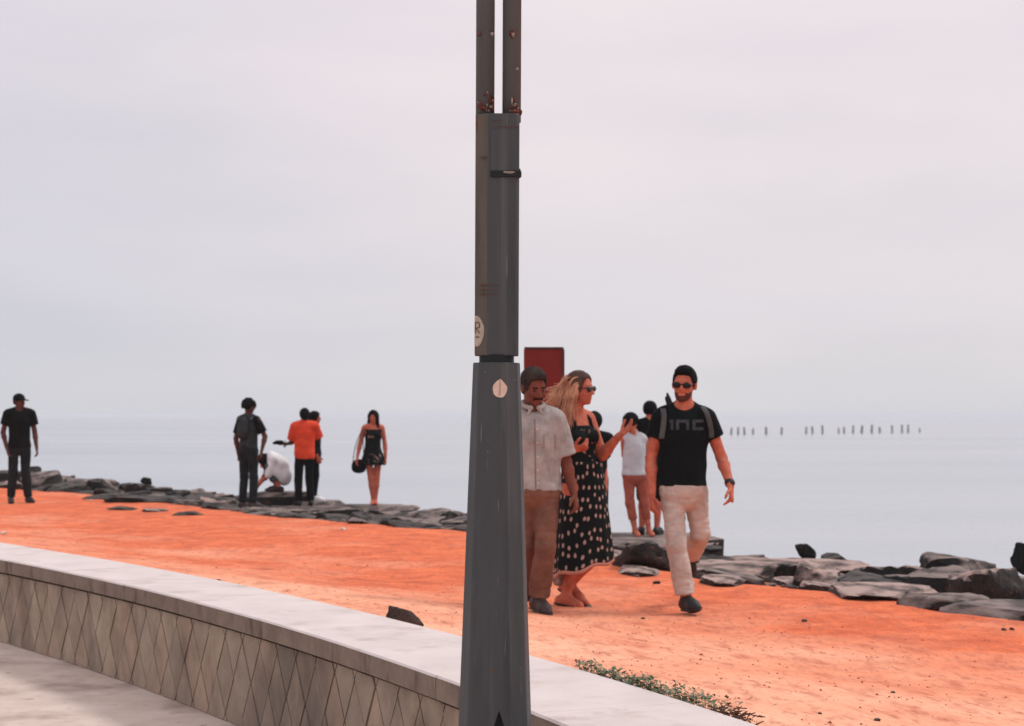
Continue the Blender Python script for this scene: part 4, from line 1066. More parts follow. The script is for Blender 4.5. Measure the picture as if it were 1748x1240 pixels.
H_bronde = material('brown_hair', srgb(46, 34, 32), rough=.7, vscale=14, col2=srgb(104, 74, 62), bump=.2, bscale=60, spec=.2)
def V3(*a): return np.array(a, float)
def place(x, y, z=None):
    p_ = ground_at(x, y, z); return p_

# ---- the man in the black tee, striding towards the viewer
g_ = place(1168, 1046); k_ = g_[1] / FPX
def L12(x, y, d=0.0): return V3((x - 1168) * k_, d, (1046 - y) * k_)
man = empty('person', tuple(g_)); tag(man, 'man in black tee, sunglasses and beige trousers striding towards the wall', 'person')
J = default_joints(1.775, R(-4))
J.update(hs=1.07, pelvis=L12(1166, 832), neck=L12(1168, 698, .01), head=L12(1168, 656.5, -.01), hf=nrm((-.28, -.95, -.08)), hu=nrm((.05, -.06, 1)),
         shL=L12(1129, 713, .01), shR=L12(1206, 713, .0), elL=L12(1112, 783, .04), wrL=L12(1112, 845, -.05), elR=L12(1233, 782, .05), wrR=L12(1243, 828, -.14),
         hipL=L12(1148, 842), hipR=L12(1187, 842, .02), knL=L12(1152, 932, -.10), anL=L12(1169, 1021, -.10), toeL=L12(1182, 1030, -.27),
         knR=L12(1197, 912, .05), anR=L12(1190, 956, .46), toeR=L12(1192, 984, .53))
h12 = .0075
P_, fr, _ = make_body(man, J, SK_light, h12, hands={'L': dict(palm=V3(.9, .3, 0), thumb=V3(0, -1, 0), curl=.3), 'R': dict(palm=V3(-.9, .3, -.2), thumb=V3(-.2, -.7, -.3), dir=nrm((.05, -.25, -.95)), curl=.55)})
short_hair(man, P_, fr, 1.08, .006, H_black, thick=.006, fringe=.036, low=-.035, tuft=.012, wr=[(.004, (60, 60, 60), 3.0)])
B = Blob(); B.ell(P_(0, .026, -.05), np.array([.063, .068, .066]), fr, .01); B.ell(P_(0, .04, -.078), np.array([.050, .050, .037]), fr, .015); B.ell(P_(0, .066, -.1), np.array([.024, .022, .017]), fr, .01)
B.cut(P_(0, 0, -.040), fr[2]); B.sub(P_(0, .105, -.0615), np.array([.020, .04, .006]), fr, .004); B.cut(P_(0, .0, 0), -fr[1])
blob_obj('beard', B, .005, material('stubble', srgb(40, 25, 22), rough=.9, vscale=70, col2=srgb(104, 58, 46)), man)
sunglasses(man, P_, fr, 1.0, C_lens)
tee = top(man, J, C_black, h12, inf=.016, sleeve=.50, hem_z=(1046 - 830) * k_, wr=[(.004, (7, 7, 4.5), 1.0)], name='tee_shirt', boxy=.016, neck_r=.070)
trousers(man, J, C_beige, h12, inf=.016, end=.90, waist_z=(1046 - 826) * k_, wr=[(.0050, (5, 5, 13), 4.0), (.0035, (9, 9, 26), 9.0)], flare=.010)
shoes(man, J, C_shoe, h12)
# lettering on the chest, laid on the cloth
from mathutils.bvhtree import BVHTree
def on_surface(o, pts, dirn=(0, 1, 0), back=-1.5, lift=.003):
    bvh = BVHTree.FromPolygons([v.co for v in o.data.vertices], [p.vertices for p in o.data.polygons]); r_ = []
    for (x, z) in pts:
        hit = bvh.ray_cast(Vector((x, back, z)), Vector(dirn))
        r_.append((hit[0] + Vector((0, -lift, 0))) if hit[0] else None)
    return r_
M_print = material('faded_chest_print', srgb(52, 57, 60), rough=.9, vscale=30, col2=srgb(76, 80, 83), spec=.1)
def letter(name, strokes, w):
    V_, F_ = [], []
    for (x0, y0, x1, y1) in strokes:
        a, b = L12(x0, y0), L12(x1, y1); d = b - a; L_ = np.hypot(d[0], d[2]); n = max(2, int(L_ / .008) + 1); o_ = np.array([-d[2], 0, d[0]]) / (L_ + 1e-9) * w * k_ / 2
        pts = []
        for q in range(n + 1):
            p_ = a + d * q / n; pts += [(p_[0] + o_[0], p_[2] + o_[2]), (p_[0], p_[2]), (p_[0] - o_[0], p_[2] - o_[2])]
        sp = on_surface(tee, pts)
        if any(v is None for v in sp): continue
        i_ = len(V_); V_ += [tuple(v) for v in sp]
        for q in range(n):
            for e in range(2): F_.append((i_ + 3 * q + e, i_ + 3 * q + e + 1, i_ + 3 * q + 4 + e, i_ + 3 * q + 3 + e))
    if V_: mesh_obj(name, V_, F_, M_print, tee)
letter('letter', [(1141, 719, 1146, 719), (1145, 717, 1145, 734)], 4.5)
letter('letter', [(1154, 734, 1154, 719), (1152, 719, 1172, 719), (1171, 717, 1171, 734)], 5)
letter('letter', [(1199, 719, 1181, 719), (1182, 717, 1182, 734), (1180, 732, 1199, 732)], 5)
# wrist watch and rucksack
w0, w1 = J['wrR'], J['elR']; d_ = nrm(w1 - w0)
B = Blob(); B.cone(w0 + d_ * .012, w0 + d_ * .042, .036, .037, .004, True, True); wt = blob_obj('wristwatch', B, .005, C_shoe, man)
B = Blob(); B.cone(w0 + d_ * .027 + V3(.015, -.034, 0), w0 + d_ * .027 + V3(.017, -.042, 0), .02, .019, .003, True, True); blob_obj('watch_face', B, .004, material('watch_face', srgb(40, 30, 30), rough=.2, var=.1), wt)
bagp = empty('backpack', (g_[0], g_[1], g_[2])); tag(bagp, 'dark backpack with grey straps worn by the man in black tee', 'backpack')
M_strap = cloth('grey_webbing', (64, 68, 70), (92, 94, 96)); M_bag = cloth('dark_bag_cloth', (36, 40, 42), (54, 58, 60))
B = Blob(); B.ell(L12(1167, 765, .20), (.13, .085, .21), None, .03); B.ell(L12(1167, 790, .24), (.11, .06, .11), None, .03); bag_o = blob_obj('bag', B, .012, M_bag, bagp)
for sg, nme, xs_ in ((-1, 'L', [(1131, 700), (1132, 712), (1131, 726), (1128, 748), (1126, 775)]), (1, 'R', [(1199, 697), (1204, 706), (1209, 720), (1213, 738), (1211, 765)])):
    pts = [L12(*xs_[0], .08)]
    V_, F_ = [], []; path = []
    ctr = [(x, y) for x, y in xs_]
    tt = np.linspace(0, 1, 26); cx_ = np.interp(tt, np.linspace(0, 1, 5), [c[0] for c in ctr]); cy_ = np.interp(tt, np.linspace(0, 1, 5), [c[1] for c in ctr])
    rows = []
    for x, y in zip(cx_, cy_):
        row_ = on_surface(tee, [(L12(x + e, y)[0], L12(x + e, y)[2]) for e in (-4.5, -1.5, 1.5, 4.5)], lift=.008)
        if all(v is not None for v in row_): rows.append([tuple(v) for v in row_])
    if len(rows) > 2:
        t0 = [tuple(np.array(v) + V3(0, .16, .004)) for v in rows[0]]; t1 = [tuple(np.array(v) + V3(0, .05, .012)) for v in rows[0]]
        rows = [t0, t1] + rows
        V_ = [v for r2 in rows for v in r2]; F_ = [(q * 4 + e, q * 4 + e + 1, q * 4 + 5 + e, q * 4 + 4 + e) for q in range(len(rows) - 1) for e in range(3)]
        so = mesh_obj('strap', V_, F_, M_strap, bagp); sm = so.modifiers.new('thickness', 'SOLIDIFY'); sm.thickness = .006
B = Blob(); B.cone(L12(1147, 690, .09), L12(1142, 672, .14), .014, .010, .01); B.cone(L12(1142, 680, .12), L12(1150, 700, .13), .02, .03, .01); blob_obj('grab_handle', B, .006, M_bag, bagp)

# ---- the man in the pale shirt beside the lamp post
g_ = place(918, 1045); k_ = g_[1] / FPX
def L7(x, y, d=0.0): return V3((x - 918) * k_, d, (1045 - y) * k_)
man2 = empty('person', tuple(g_)); tag(man2, 'man with greying hair in pale shirt and brown trousers walking beside the lamp post', 'person')
J = default_joints(1.77, R(14))
J.update(hs=1.08, pelvis=L7(915, 832), neck=L7(907, 703, .01), head=L7(911, 661, -.03), hf=nrm((.40, -.86, -.32)), hu=nrm((.08, -.3, 1)),
         shL=L7(868, 720, -.02), shR=L7(948, 718, .02), elL=L7(861, 790, .04), wrL=L7(862, 850, -.04), elR=L7(966, 788, .04), wrR=L7(979, 842, -.02),
         hipL=L7(897, 845), hipR=L7(933, 845, .0), knR=L7(930, 934, -.12), anR=L7(919, 1022, -.06), toeR=L7(934, 1039, -.22),
         knL=L7(900, 930, .03), anL=L7(899, 1002, .30), toeL=L7(900, 1028, .40))
P_, fr, _ = make_body(man2, J, SK_brown, h12, hands={'R': dict(palm=V3(-.9, .3, 0), thumb=V3(-.2, -1, 0), curl=.4)})
short_hair(man2, P_, fr, 1.09, .006, H_greying, thick=.009, fringe=.030, low=-.06, tuft=.008, wr=[(.004, (60, 60, 60), 3.0)])
for sg in (-1, 1):
    B = Blob(); B.ell(P_(sg * .031, .079, .001), (.012, .010, .008), fr, .004); blob_obj('eye', B, .004, material('dark_eye', srgb(24, 16, 14), rough=.3, var=.1), man2)
    B = Blob(); B.cone(P_(sg * .014, .088, .020), P_(sg * .045, .080, .022), .006, .005, .004); blob_obj('eyebrow', B, .004, H_black, man2)
B = Blob(); B.cone(P_(-.026, .084, -.053), P_(.026, .084, -.053), .008, .008, .006); B.cone(P_(-.028, .082, -.055), P_(-.03, .074, -.066), .006, .004, .004); blob_obj('moustache', B, .004, H_black, man2)
shirt = top(man2, J, C_shirt, h12, inf=.022, sleeve=.86, hem_z=(1045 - 838) * k_, wr=[(.008, (8, 8, 5), 2.0), (.004, (18, 18, 12), 5.0)], boxy=.022, neck_r=.060)
nk = J['neck'] + UP * .020; B = Blob(); fl_, ll_ = J['f'], J['l']
ring_ = [nk + fl_ * (.030 + .070 * math.cos(a)) * 1.0 + ll_ * .078 * math.sin(a) + UP * (.030 - .026 * math.cos(a)) for a in np.linspace(.35, 2 * math.pi - .35, 15)]
for a, b_ in zip(ring_[:-1], ring_[1:]): B.cone(a, b_, .015, .015, .008)
for e_, sg in ((ring_[0], 1), (ring_[-1], -1)): B.cone(e_, e_ + ll_ * sg * .030 + fl_ * .012 - UP * .050, .015, .007, .01, squash=(fl_, .6))
blob_obj('collar', B, .006, C_shirt, shirt)
# button placket and breast pocket
M_line = cloth('shirt_seam', (128, 104, 98)); M_btn = material('shirt_button', srgb(214, 200, 192), rough=.4, var=.1)
def seam(name, pts, w, mat, o, par, Lf, lift=.003):
    rows = []
    for x, y in pts:
        r_ = on_surface(o, [(Lf(x + e, y)[0], Lf(x + e, y)[2]) for e in (-w / 2, w / 2)], lift=lift)
        if all(v is not None for v in r_): rows.append([tuple(v) for v in r_])
    if len(rows) > 1: mesh_obj(name, [v for r2 in rows for v in r2], [(2 * q, 2 * q + 1, 2 * q + 3, 2 * q + 2) for q in range(len(rows) - 1)], mat, par)
seam('placket_edge', [(912.5 + (y - 715) * .012, y) for y in range(716, 836, 3)], 1.6, M_line, shirt, shirt, L7)
for y in (733, 756, 779, 802, 824):
    sp = on_surface(shirt, [(L7(916.5 + (y - 715) * .012, y)[0], L7(0, y)[2])], lift=.002)
    if sp[0]:
        B = Blob(); B.ell(np.array(sp[0]), (.007, .004, .007), None, .002); blob_obj('button', B, .003, M_btn, shirt, relax=0)
seam('pocket_edge', [(x, 741 + (x - 928) * .04) for x in range(928, 948, 2)], 0.1, M_line, shirt, shirt, L7)
for pts in ([(928 + 0 * y, y) for y in range(741, 768, 3)], [(947, y) for y in range(742, 768, 3)]): seam('pocket_edge', pts, 1.0, M_line, shirt, shirt, L7)
trousers(man2, J, C_brown, h12, inf=.017, end=.94, waist_z=(1045 - 833) * k_, wr=[(.0045, (6, 6, 13), 6.0), (.003, (11, 11, 26), 2.0)], flare=.012)
shoes(man2, J, C_sandal, h12)

# ---- the woman in the long patterned dress
g_ = place(990, 1036); k_ = g_[1] / FPX
def L8(x, y, d=0.0): return V3((x - 990) * k_, d, (1036 - y) * k_)
wom = empty('person', tuple(g_)); tag(wom, 'blond woman in long dark spotted dress and sunglasses raising one open hand', 'person')
J = default_joints(1.72, R(40), True)
J.update(hs=1.04, pelvis=L8(991, 828), neck=L8(981, 706, .0), head=L8(990, 664, -.02), hf=nrm((.86, -.5, -.03)), hu=nrm((.0, -.05, 1)),
         shL=L8(955, 719, -.07), shR=L8(1006, 716, .08), elL=L8(955, 780, -.12), wrL=L8(976, 766, -.26), elR=L8(1029, 778, .06), wrR=L8(1056, 744, -.06),
         hipL=L8(980, 838, -.05), hipR=L8(1002, 838, .05), knL=L8(1012, 945, -.06), anL=L8(973, 1000, .10), toeL=L8(1002, 1030, .02),
         knR=L8(985, 932, .02), anR=L8(966, 1018, .02), toeR=L8(990, 1033, -.04))
P_, fr, _ = make_body(wom, J, SK_light, h12, True, hands={'R': dict(dir=nrm((.75, -.2, .62)), palm=nrm((-.5, -.5, .7)), thumb=V3(-.5, 0, 1), curl=.22), 'L': dict(dir=nrm((.85, -.45, .12)), palm=nrm((-.1, .5, .5)), thumb=V3(.1, 0, 1), curl=.6)}, ears=False)
sunglasses(wom, P_, fr, 1.0, C_lens)
short_hair(wom, P_, fr, 1.04, .006, H_bronde, thick=.010, fringe=.022, low=-.07)
rs = random.Random(3); st = []
for q in range(420):
    a_ = rs.uniform(-1, 1); e_ = rs.uniform(-.02, .10)
    p0 = P_(a_ * .085, -.05 - .045 * (1 - abs(a_)) + rs.uniform(-.01, .02), e_)
    ln = rs.uniform(.6, 1.0); wv = V3(rs.gauss(0, .022), rs.gauss(0, .025), rs.gauss(0, .020))
    p1 = p0 + V3(-.035, .03, -.03) * ln - wv * 1.2; p2 = p0 + V3(-.11 - .03 * rs.random(), .02 + rs.gauss(0, .03), -.13 + rs.gauss(0, .02)) * ln + wv; p3 = p0 + V3(-.155 + rs.gauss(0, .03), rs.gauss(0, .05), -.21 + rs.gauss(0, .045)) * ln + wv
    st.append(([p0, p1, p2, p3], rs.uniform(.0022, .0048), .0008))
for q in range(150):                                           # hair combed back over the crown
    a_ = rs.uniform(-1, 1); p0 = P_(a_ * .05 + .01, .07 - abs(a_) * .02, .088 - abs(a_) * .012); p3 = P_(a_ * .088 + rs.gauss(0, .006), -.09 + abs(a_) * .06, rs.uniform(-.03, .03))
    p1 = P_(a_ * .075, .02, .135 - abs(a_) * .035); p2 = P_(a_ * .10, -.09 + abs(a_) * .05, .11 - abs(a_) * .03); st.append(([p0, p1, p2, p3], .003, .0035))
for q in range(130):                                            # locks falling over the shoulder
    p0 = P_(rs.uniform(-.085, -.06), rs.uniform(-.06, .03), rs.uniform(-.03, .06)); wv = V3(rs.gauss(0, .012), rs.gauss(0, .012), 0)
    st.append(([p0, p0 + V3(-.03, -.01, -.07), p0 + V3(-.05, -.01, -.17) + wv, p0 + V3(-.045, -.015, -.28 + rs.gauss(0, .04)) + wv * 1.6], rs.uniform(.0025, .0045), .0008))
tube_strands('hair_strands', st, H_blond, wom)
# dress: bodice and flowing skirt
M_dress = bpy.data.materials.new('spotted_dress'); M_dress.use_nodes = True
t = M_dress.node_tree; b = t.nodes['Principled BSDF']; b.inputs['Roughness'].default_value = .9; b.inputs['Specular IOR Level'].default_value = .15
uvn = t.nodes.new('ShaderNodeUVMap'); mpn = t.nodes.new('ShaderNodeMapping'); mpn.inputs['Scale'].default_value = (17.5, 12.5, 1); t.links.new(uvn.outputs[0], mpn.inputs[0])
vo = t.nodes.new('ShaderNodeTexVoronoi'); vo.voronoi_dimensions = '2D'; vo.inputs['Scale'].default_value = 1.0; vo.inputs['Randomness'].default_value = .55; t.links.new(mpn.outputs[0], vo.inputs['Vector'])
nzn = t.nodes.new('ShaderNodeTexNoise'); nzn.inputs['Scale'].default_value = 3.0; t.links.new(mpn.outputs[0], nzn.inputs['Vector'])
adn = t.nodes.new('ShaderNodeMath'); adn.operation = 'MULTIPLY_ADD'; adn.inputs[1].default_value = .22; t.links.new(nzn.outputs['Fac'], adn.inputs[0]); t.links.new(vo.outputs['Distance'], adn.inputs[2])
crn = t.nodes.new('ShaderNodeValToRGB'); t.links.new(adn.outputs[0], crn.inputs[0])
crn.color_ramp.elements[0].position = .24; crn.color_ramp.elements[0].color = (*srgb(184, 156, 146), 1); crn.color_ramp.elements[1].position = .35; crn.color_ramp.elements[1].color = (*srgb(18, 26, 28), 1)
t.links.new(crn.outputs[0], b.inputs['Base Color'])
M_dressb = cloth('dark_bodice', (20, 26, 28)); layer_noise(M_dressb, srgb(190, 150, 138), 22, .62, .68, fac=.8, detail=2)
B = Blob(); torso(B, J, .012, True); B.cut(L8(0, 726) * [0, 0, 1], UP); B.cut((0, 0, J['pelvis'][2] + .02), -UP)
bod = blob_obj('bodice', B, h12, M_dressb, wom, [(.004, (10, 10, 8), 3.0)])
for n in 'LR':
    sh = J['sh' + n] * .55 + J['neck'] * .45; fl = J['f']
    B = Blob(); B.cone(sh + UP * .055, sh + fl * .085 - UP * .02, .009, .010, .004); B.cone(sh + fl * .085 - UP * .02, sh + fl * .11 - UP * .13, .011, .02, .004); B.cone(sh + UP * .055, sh - fl * .10 - UP * .06, .009, .010, .004); blob_obj('shoulder_strap', B, .006, M_dressb, bod)
def skirt_loft(name, z0, z1, c0, c1, r0, r1, folds, mat, parent, hem_tilt=0.0, nA=140, nZ=46, q0=0.0, q1=1.0):
    V_, U_ = [], []; zz = np.linspace(q0, q1, nZ)
    for q in zz:
        e = q ** .85; rx = r0[0] + (r1[0] - r0[0]) * e; ry = r0[1] + (r1[1] - r0[1]) * e; c = c0 + (c1 - c0) * q
        for a_ in range(nA):
            w = 2 * math.pi * a_ / nA
            fo = 1 + q ** 1.2 * sum(am * math.sin(fn * w + ph + q * 1.2) for fn, am, ph in folds)
            x = c[0] + rx * fo * math.cos(w); y = c[1] + ry * fo * math.sin(w); z = z0 + (z1 - z0) * q + hem_tilt * (x - c[0]) * q * 1.0 + .012 * q * math.sin(5 * w + 1)
            V_.append((x, y, z)); U_.append((w * .21, q * (z0 - z1)))
    Fq_ = []; uv = []
    for q in range(nZ - 1):
        for a_ in range(nA):
            b_ = (a_ + 1) % nA; Fq_.append((q * nA + a_, (q + 1) * nA + a_, (q + 1) * nA + b_, q * nA + b_))
            w1_ = (a_ + 1) * 2 * math.pi / nA * .21; w0_ = a_ * 2 * math.pi / nA * .21; v0_, v1_ = U_[q * nA][1], U_[(q + 1) * nA][1]
            uv += [(w0_, v0_), (w0_, v1_), (w1_, v1_), (w1_, v0_)]
    o = mesh_obj(name, V_, np.array(Fq_), mat, parent)
    ul = o.data.uv_layers.new(name='UVMap'); ul.data.foreach_set('uv', np.array(uv, np.float32).ravel())
    sm = o.modifiers.new('thickness', 'SOLIDIFY'); sm.thickness = .004
    return o
zw = J['pelvis'][2] + .17
sk_args = (zw, L8(0, 966)[2], L8(994, 0) * [1, 0, 0], L8(993, 0) * [1, 0, 0], (.146, .125), (.213, .195), [(2, .05, 2.2), (3, .05, .4), (5, .05, 1.5), (8, .035, .2), (13, .016, 2.0)])
sko = skirt_loft('skirt', *sk_args, M_dress, wom, hem_tilt=.24)
M_trim = cloth('salmon_trim', (176, 112, 96), (206, 150, 132))
skirt_loft('hem_trim', *sk_args, M_trim, sko, hem_tilt=.24, nZ=3, q0=1.0, q1=1.035)
M_flap = cloth('pale_patterned_lining', (200, 176, 166), (110, 100, 98), vscale=30)
B = Blob(); B.cone(L8(955, 966, .06), L8(953, 992, .05), .03, .045, .02, squash=(V3(0, 1, 0), .25)); B.cone(L8(953, 985, .05), L8(975, 972, .07), .03, .03, .02, squash=(V3(0, 1, 0), .25)); blob_obj('dress_lining', B, .008, M_flap, wom, [(.006, (20, 20, 14), 1.0)])
shoes(wom, J, C_sandal, h12, sandal=True)

# ---- people further off: coarser grid
hF = .013
def far_person(label, x, y, H, th, z=None, fem=False, D=None):
    if D: g = px(x, y, D)
    else: g = place(x, y, z)
    r_ = empty('person', tuple(g)); tag(r_, label, 'person'); J_ = default_joints(H, R(th), fem)
    return r_, J_, g
WRF = [(.006, (7, 7, 5), 2.0)]

# man with cap, alone on the sand
pm, J, g = far_person('man in dark cap, black tee and dark jeans standing alone on the sand', 33, 859, 1.79, 18)
l, f = J['l'], J['f']; J['hf'] = nrm((.85, -.5, -.05)); J['elL'] += -l * .01 - f * .01; J['wrL'] += f * .03 + l * .05; J['wrR'] += l * .02 + f * .05
J['anL'] += -l * .02; J['anR'] += l * .03; J['toeR'] += l * .07; J['toeL'] += l * .01
P_, fr, _ = make_body(pm, J, SK_dark, hF)
top(pm, J, C_black2, hF, inf=.02, sleeve=.6, hem_z=.90, wr=WRF, name='tee_shirt', boxy=.01); trousers(pm, J, C_navy, hF, inf=.018, end=.97, waist_z=1.0, wr=WRF); shoes(pm, J, C_shoe, hF)
B = Blob(); B.ell(P_(0, -.012, .040), (.090, .108, .092), fr, .02); B.cut(P_(0, 0, .020), -fr[2]); B.cone(P_(0, .07, .034), P_(0, .165, .024), .07, .05, .02, squash=(fr[2], .18)); blob_obj('cap', B, .008, C_black2, pm)
short_hair(pm, P_, fr, 1.0, .010, H_black, thick=.006)

# man with thick hair, backpack, standing on the rocks
pm, J, g = far_person('person with bushy hair in grey shirt with black sleeves standing on the rocks', 424, 868, 1.76, 150, D=28.6)
step_slab(g[0] + .02, g[1], g[2], .36, .32, .3, 'flat grey rock under the feet of the person with bushy hair', 1)
l, f = J['l'], J['f']; J['hf'] = nrm((.6, -.4, -.2)); J['elL'] = J['shL'] + V3(.12, .02, -.27); J['wrL'] = J['elL'] + V3(-.04, -.10, -.23)
P_, fr, _ = make_body(pm, J, SK_dark, hF)
short_hair(pm, P_, fr, 1.0, .009, H_black, thick=.02, vol=.018, wr=[(.014, (30, 30, 30), 2.0)], low=-.03)
tp_ = top(pm, J, C_dgrey, hF, inf=.012, sleeve=.75, hem_z=.98, wr=WRF, slmat=C_black2, boxy=.01); trousers(pm, J, C_navy, hF, inf=.016, end=.97, waist_z=1.05, wr=WRF); shoes(pm, J, C_sandal, hF)
bk = empty('backpack', tuple(g)); tag(bk, 'slim grey backpack worn by the person with bushy hair', 'backpack')
ctr = J['pelvis'] * .35 + J['neck'] * .65 - f * .17
B = Blob(); B.ell(ctr + f * .03, (.105, .075, .20), np.array([l, f, UP]), .03); B.ell(ctr - f * .02 - UP * .07, (.085, .055, .10), np.array([l, f, UP]), .03); blob_obj('bag', B, .012, C_dgrey, bk)
for n in 'LR':
    s_ = J['sh' + n] * .7 + J['neck'] * .3; B = Blob(); B.cone(s_ - f * .11, s_ + UP * .055, .016, .016, .01); B.cone(s_ + UP * .055, s_ + f * .11 - UP * .04, .016, .016, .01); B.cone(s_ + f * .11 - UP * .04, s_ + f * .10 - UP * .25, .016, .014, .01); blob_obj('strap', B, .009, C_grey, bk)

# person crouching in white
pm, J, g = far_person('long haired person in white shirt crouching among the rocks', 477, 840, 1.62, -75, D=30.6)
pm.scale = (1.05, 1.05, 1.1)
step_slab(g[0], g[1], g[2], .40, .34, .3, 'flat dark rock under the crouching person in white', 2)
f, l = J['f'], J['l']
J.update(pelvis=V3(.07, .02, .26), neck=V3(-.13, .0, .56), head=V3(-.25, .0, .47), hf=nrm((-.75, -.1, -.65)), hu=nrm((-.65, -.05, .75)))
for sg, n in ((-1, 'L'), (1, 'R')):
    o_ = l * sg
    J['sh' + n] = V3(-.11, 0, .51) + o_ * .16; J['el' + n] = V3(-.20, 0, .28) + o_ * .16; J['wr' + n] = V3(-.33, 0, .14) + o_ * .08
    J['hip' + n] = V3(.06, 0, .25) + o_ * .085; J['kn' + n] = V3(-.20, 0, .40) + o_ * .15; J['an' + n] = V3(-.02, 0, .075) + o_ * .12; J['toe' + n] = V3(-.19, 0, .03) + o_ * .13
P_, fr, _ = make_body(pm, J, SK_tan, hF)
B = Blob(); torso(B, J, .03, False, 1.1); B.ell(V3(.01, 0, .42), (.155, .17, .14), None, .06)
for n in 'LR': B.cone(J['sh' + n], J['el' + n], .07, .066, .03); B.cone(J['hip' + n], J['kn' + n] * .8 + J['hip' + n] * .2, .11, .085, .05)
blob_obj('shirt', B, hF, C_white, pm, WRF)
for n in 'LR':
    B = Blob(); B.cone(J['kn' + n], J['kn' + n] * .3 + J['an' + n] * .7, .065, .06, .02, flat_b=True); blob_obj('trouser_leg', B, hF, C_grey, pm)
shoes(pm, J, C_sandal, hF)
B = Blob(); B.ell(P_(0, -.02, .03), (.088, .105, .10), fr, .02); B.cone(P_(0, -.05, .03), V3(-.235, .0, .36), .085, .07, .04); B.cone(V3(-.24, 0, .38), V3(-.235, -.01, .22), .075, .045, .03); B.sub(P_(0, .13, -.05), (.08, .08, .10), fr, .02); blob_obj('hair', B, .011, H_black, pm, [(.006, (30, 30, 8), 1.0)])

# person in orange shirt
pm, J, g = far_person('person in bright orange shirt and dark trousers standing with back turned', 520, 864, 1.66, 195, D=30.0)
step_slab(g[0] + .08, g[1] + .05, g[2], .46, .40, .3, 'flat dark rock under the person in orange shirt', 3)
l, f = J['l'], J['f']; J['elR'] = J['shR'] + V3(-.05, .10, -.27); J['wrR'] = J['elR'] + V3(-.10, .10, -.03); J['elL'] = J['shL'] + V3(.05, .10, -.22); J['wrL'] = J['elL'] + V3(-.02, .20, -.03)
for n in 'LR': J['kn' + n] += V3(-.01, 0, 0); 
J['neck'] += V3(-.01, 0, 0)
J['elR'][2] -= .0; P_, fr, _ = make_body(pm, J, SK_dark, hF)
short_hair(pm, P_, fr, 1.0, .009, H_black, thick=.014, low=-.09)
top(pm, J, C_orange, hF, inf=.028, sleeve=.85, hem_z=.80, wr=[(.009, (6, 6, 5), 2.0)], boxy=.035, name='shirt'); trousers(pm, J, C_black2, hF, inf=.018, end=.97, waist_z=.95, wr=WRF); shoes(pm, J, C_shoe, hF)
wr_ = J['wrR'] + V3(-.05, .0, .0)
pch = empty('pouch', tuple(g + wr_)); tag(pch, 'small black pouch held out by the person in orange shirt', 'pouch')
B = Blob(); B.ell((-.06, 0, .02), (.065, .04, .045), None, .02); B.ell((-.15, 0, .015), (.055, .03, .028), None, .02); B.cone((-.06, 0, .03), (-.14, 0, .055), .012, .012, .02); blob_obj('bag', B, .010, C_black2, pch); B = Blob(); B.cone((.05, 0, .0), (-.03, 0, .02), .01, .01, .01); blob_obj('handle', B, .007, C_black2, pch)

# person in black beside the orange shirt
pm, J, g = far_person('slim person in black with long dark hair next to the orange shirt', 537, 856, 1.56, 95, fem=True, D=30.5)
step_slab(g[0] + .06, g[1] + .1, g[2], .30, .36, .3, 'flat dark rock under the slim person in black', 4)
P_, fr, _ = make_body(pm, J, SK_tan, hF, True)
top(pm, J, C_black2, hF, inf=.014, sleeve=.8, slen='long', hem_z=.82, wr=WRF, fem=True, name='top'); trousers(pm, J, C_black2, hF, inf=.012, end=.93, waist_z=.95, fem=True); shoes(pm, J, C_white, hF)
B = Blob(); B.ell(P_(0, -.015, .03), (.085, .105, .098), fr, .02); B.cone(P_(0, -.06, .02), P_(0, -.10, -.20), .075, .055, .03); B.sub(P_(0, .12, -.05), (.085, .09, .10), fr, .02); blob_obj('hair', B, .010, H_black, pm, [(.006, (30, 30, 8), 1.0)])

# woman in floral dress
pm, J, g = far_person('woman with long dark hair in short black floral dress standing barefoot on the rocks', 637, 863, 1.62, 10, fem=True, D=30.0)
step_slab(g[0] + .02, g[1] + .1, g[2], .40, .42, .3, 'flat pale rock under the woman in floral dress', 5)
l, f = J['l'], J['f']
J['anL'] += l * .11; J['toeL'] += l * .08; J['knL'] += l * .055; J['anR'] += -l * .07; J['toeR'] += -l * .08; J['knR'] += -l * .035; J['elL'] += -l * .02; J['wrL'] += -l * .07; J['hf'] = nrm((-.1, -1, -.15))
P_, fr, _ = make_body(pm, J, SK_tan, hF, True)
M_floral = cloth('floral_black', (18, 24, 26)); layer_noise(M_floral, srgb(170, 140, 132), 9, .58, .64, fac=.8, detail=2)
B = Blob(); torso(B, J, .015, True); B.cone(J['pelvis'] + UP * .15, J['pelvis'] - UP * .22, .13, .235, .04, flat_b=True, squash=(V3(0, 1, 0), .8)); B.cut((0, 0, 1.30), UP); B.cut((0, 0, .69), -UP); dr = blob_obj('dress', B, hF, M_floral, pm, [(.010, (8, 8, 3), 2.0)])
for n in 'LR':
    s_ = J['sh' + n] * .6 + J['neck'] * .4; B = Blob(); B.cone(s_ + UP * .05, s_ + f * .09 - UP * .10, .010, .012, .005); B.cone(s_ + UP * .05, s_ - f * .09 - UP * .08, .010, .012, .005); blob_obj('shoulder_strap', B, .009, M_floral, dr)
B = Blob(); B.ell(P_(0, -.015, .03), (.088, .105, .100), fr, .02); B.cone(P_(0, -.07, .0), P_(0, -.10, -.22), .085, .07, .04)
for sg in (-1, 1): B.cone(P_(sg * .07, -.01, .02), P_(sg * .085, .03, -.20), .04, .035, .03)
B.sub(P_(0, .125, -.05), (.06, .09, .115), fr, .015); blob_obj('hair', B, .010, H_black, pm, [(.006, (30, 30, 8), 1.0)])
hb = empty('handbag', tuple(g + V3(-.29, -.06, .62))); tag(hb, 'dark rounded handbag hanging at the side of the woman in floral dress', 'handbag')
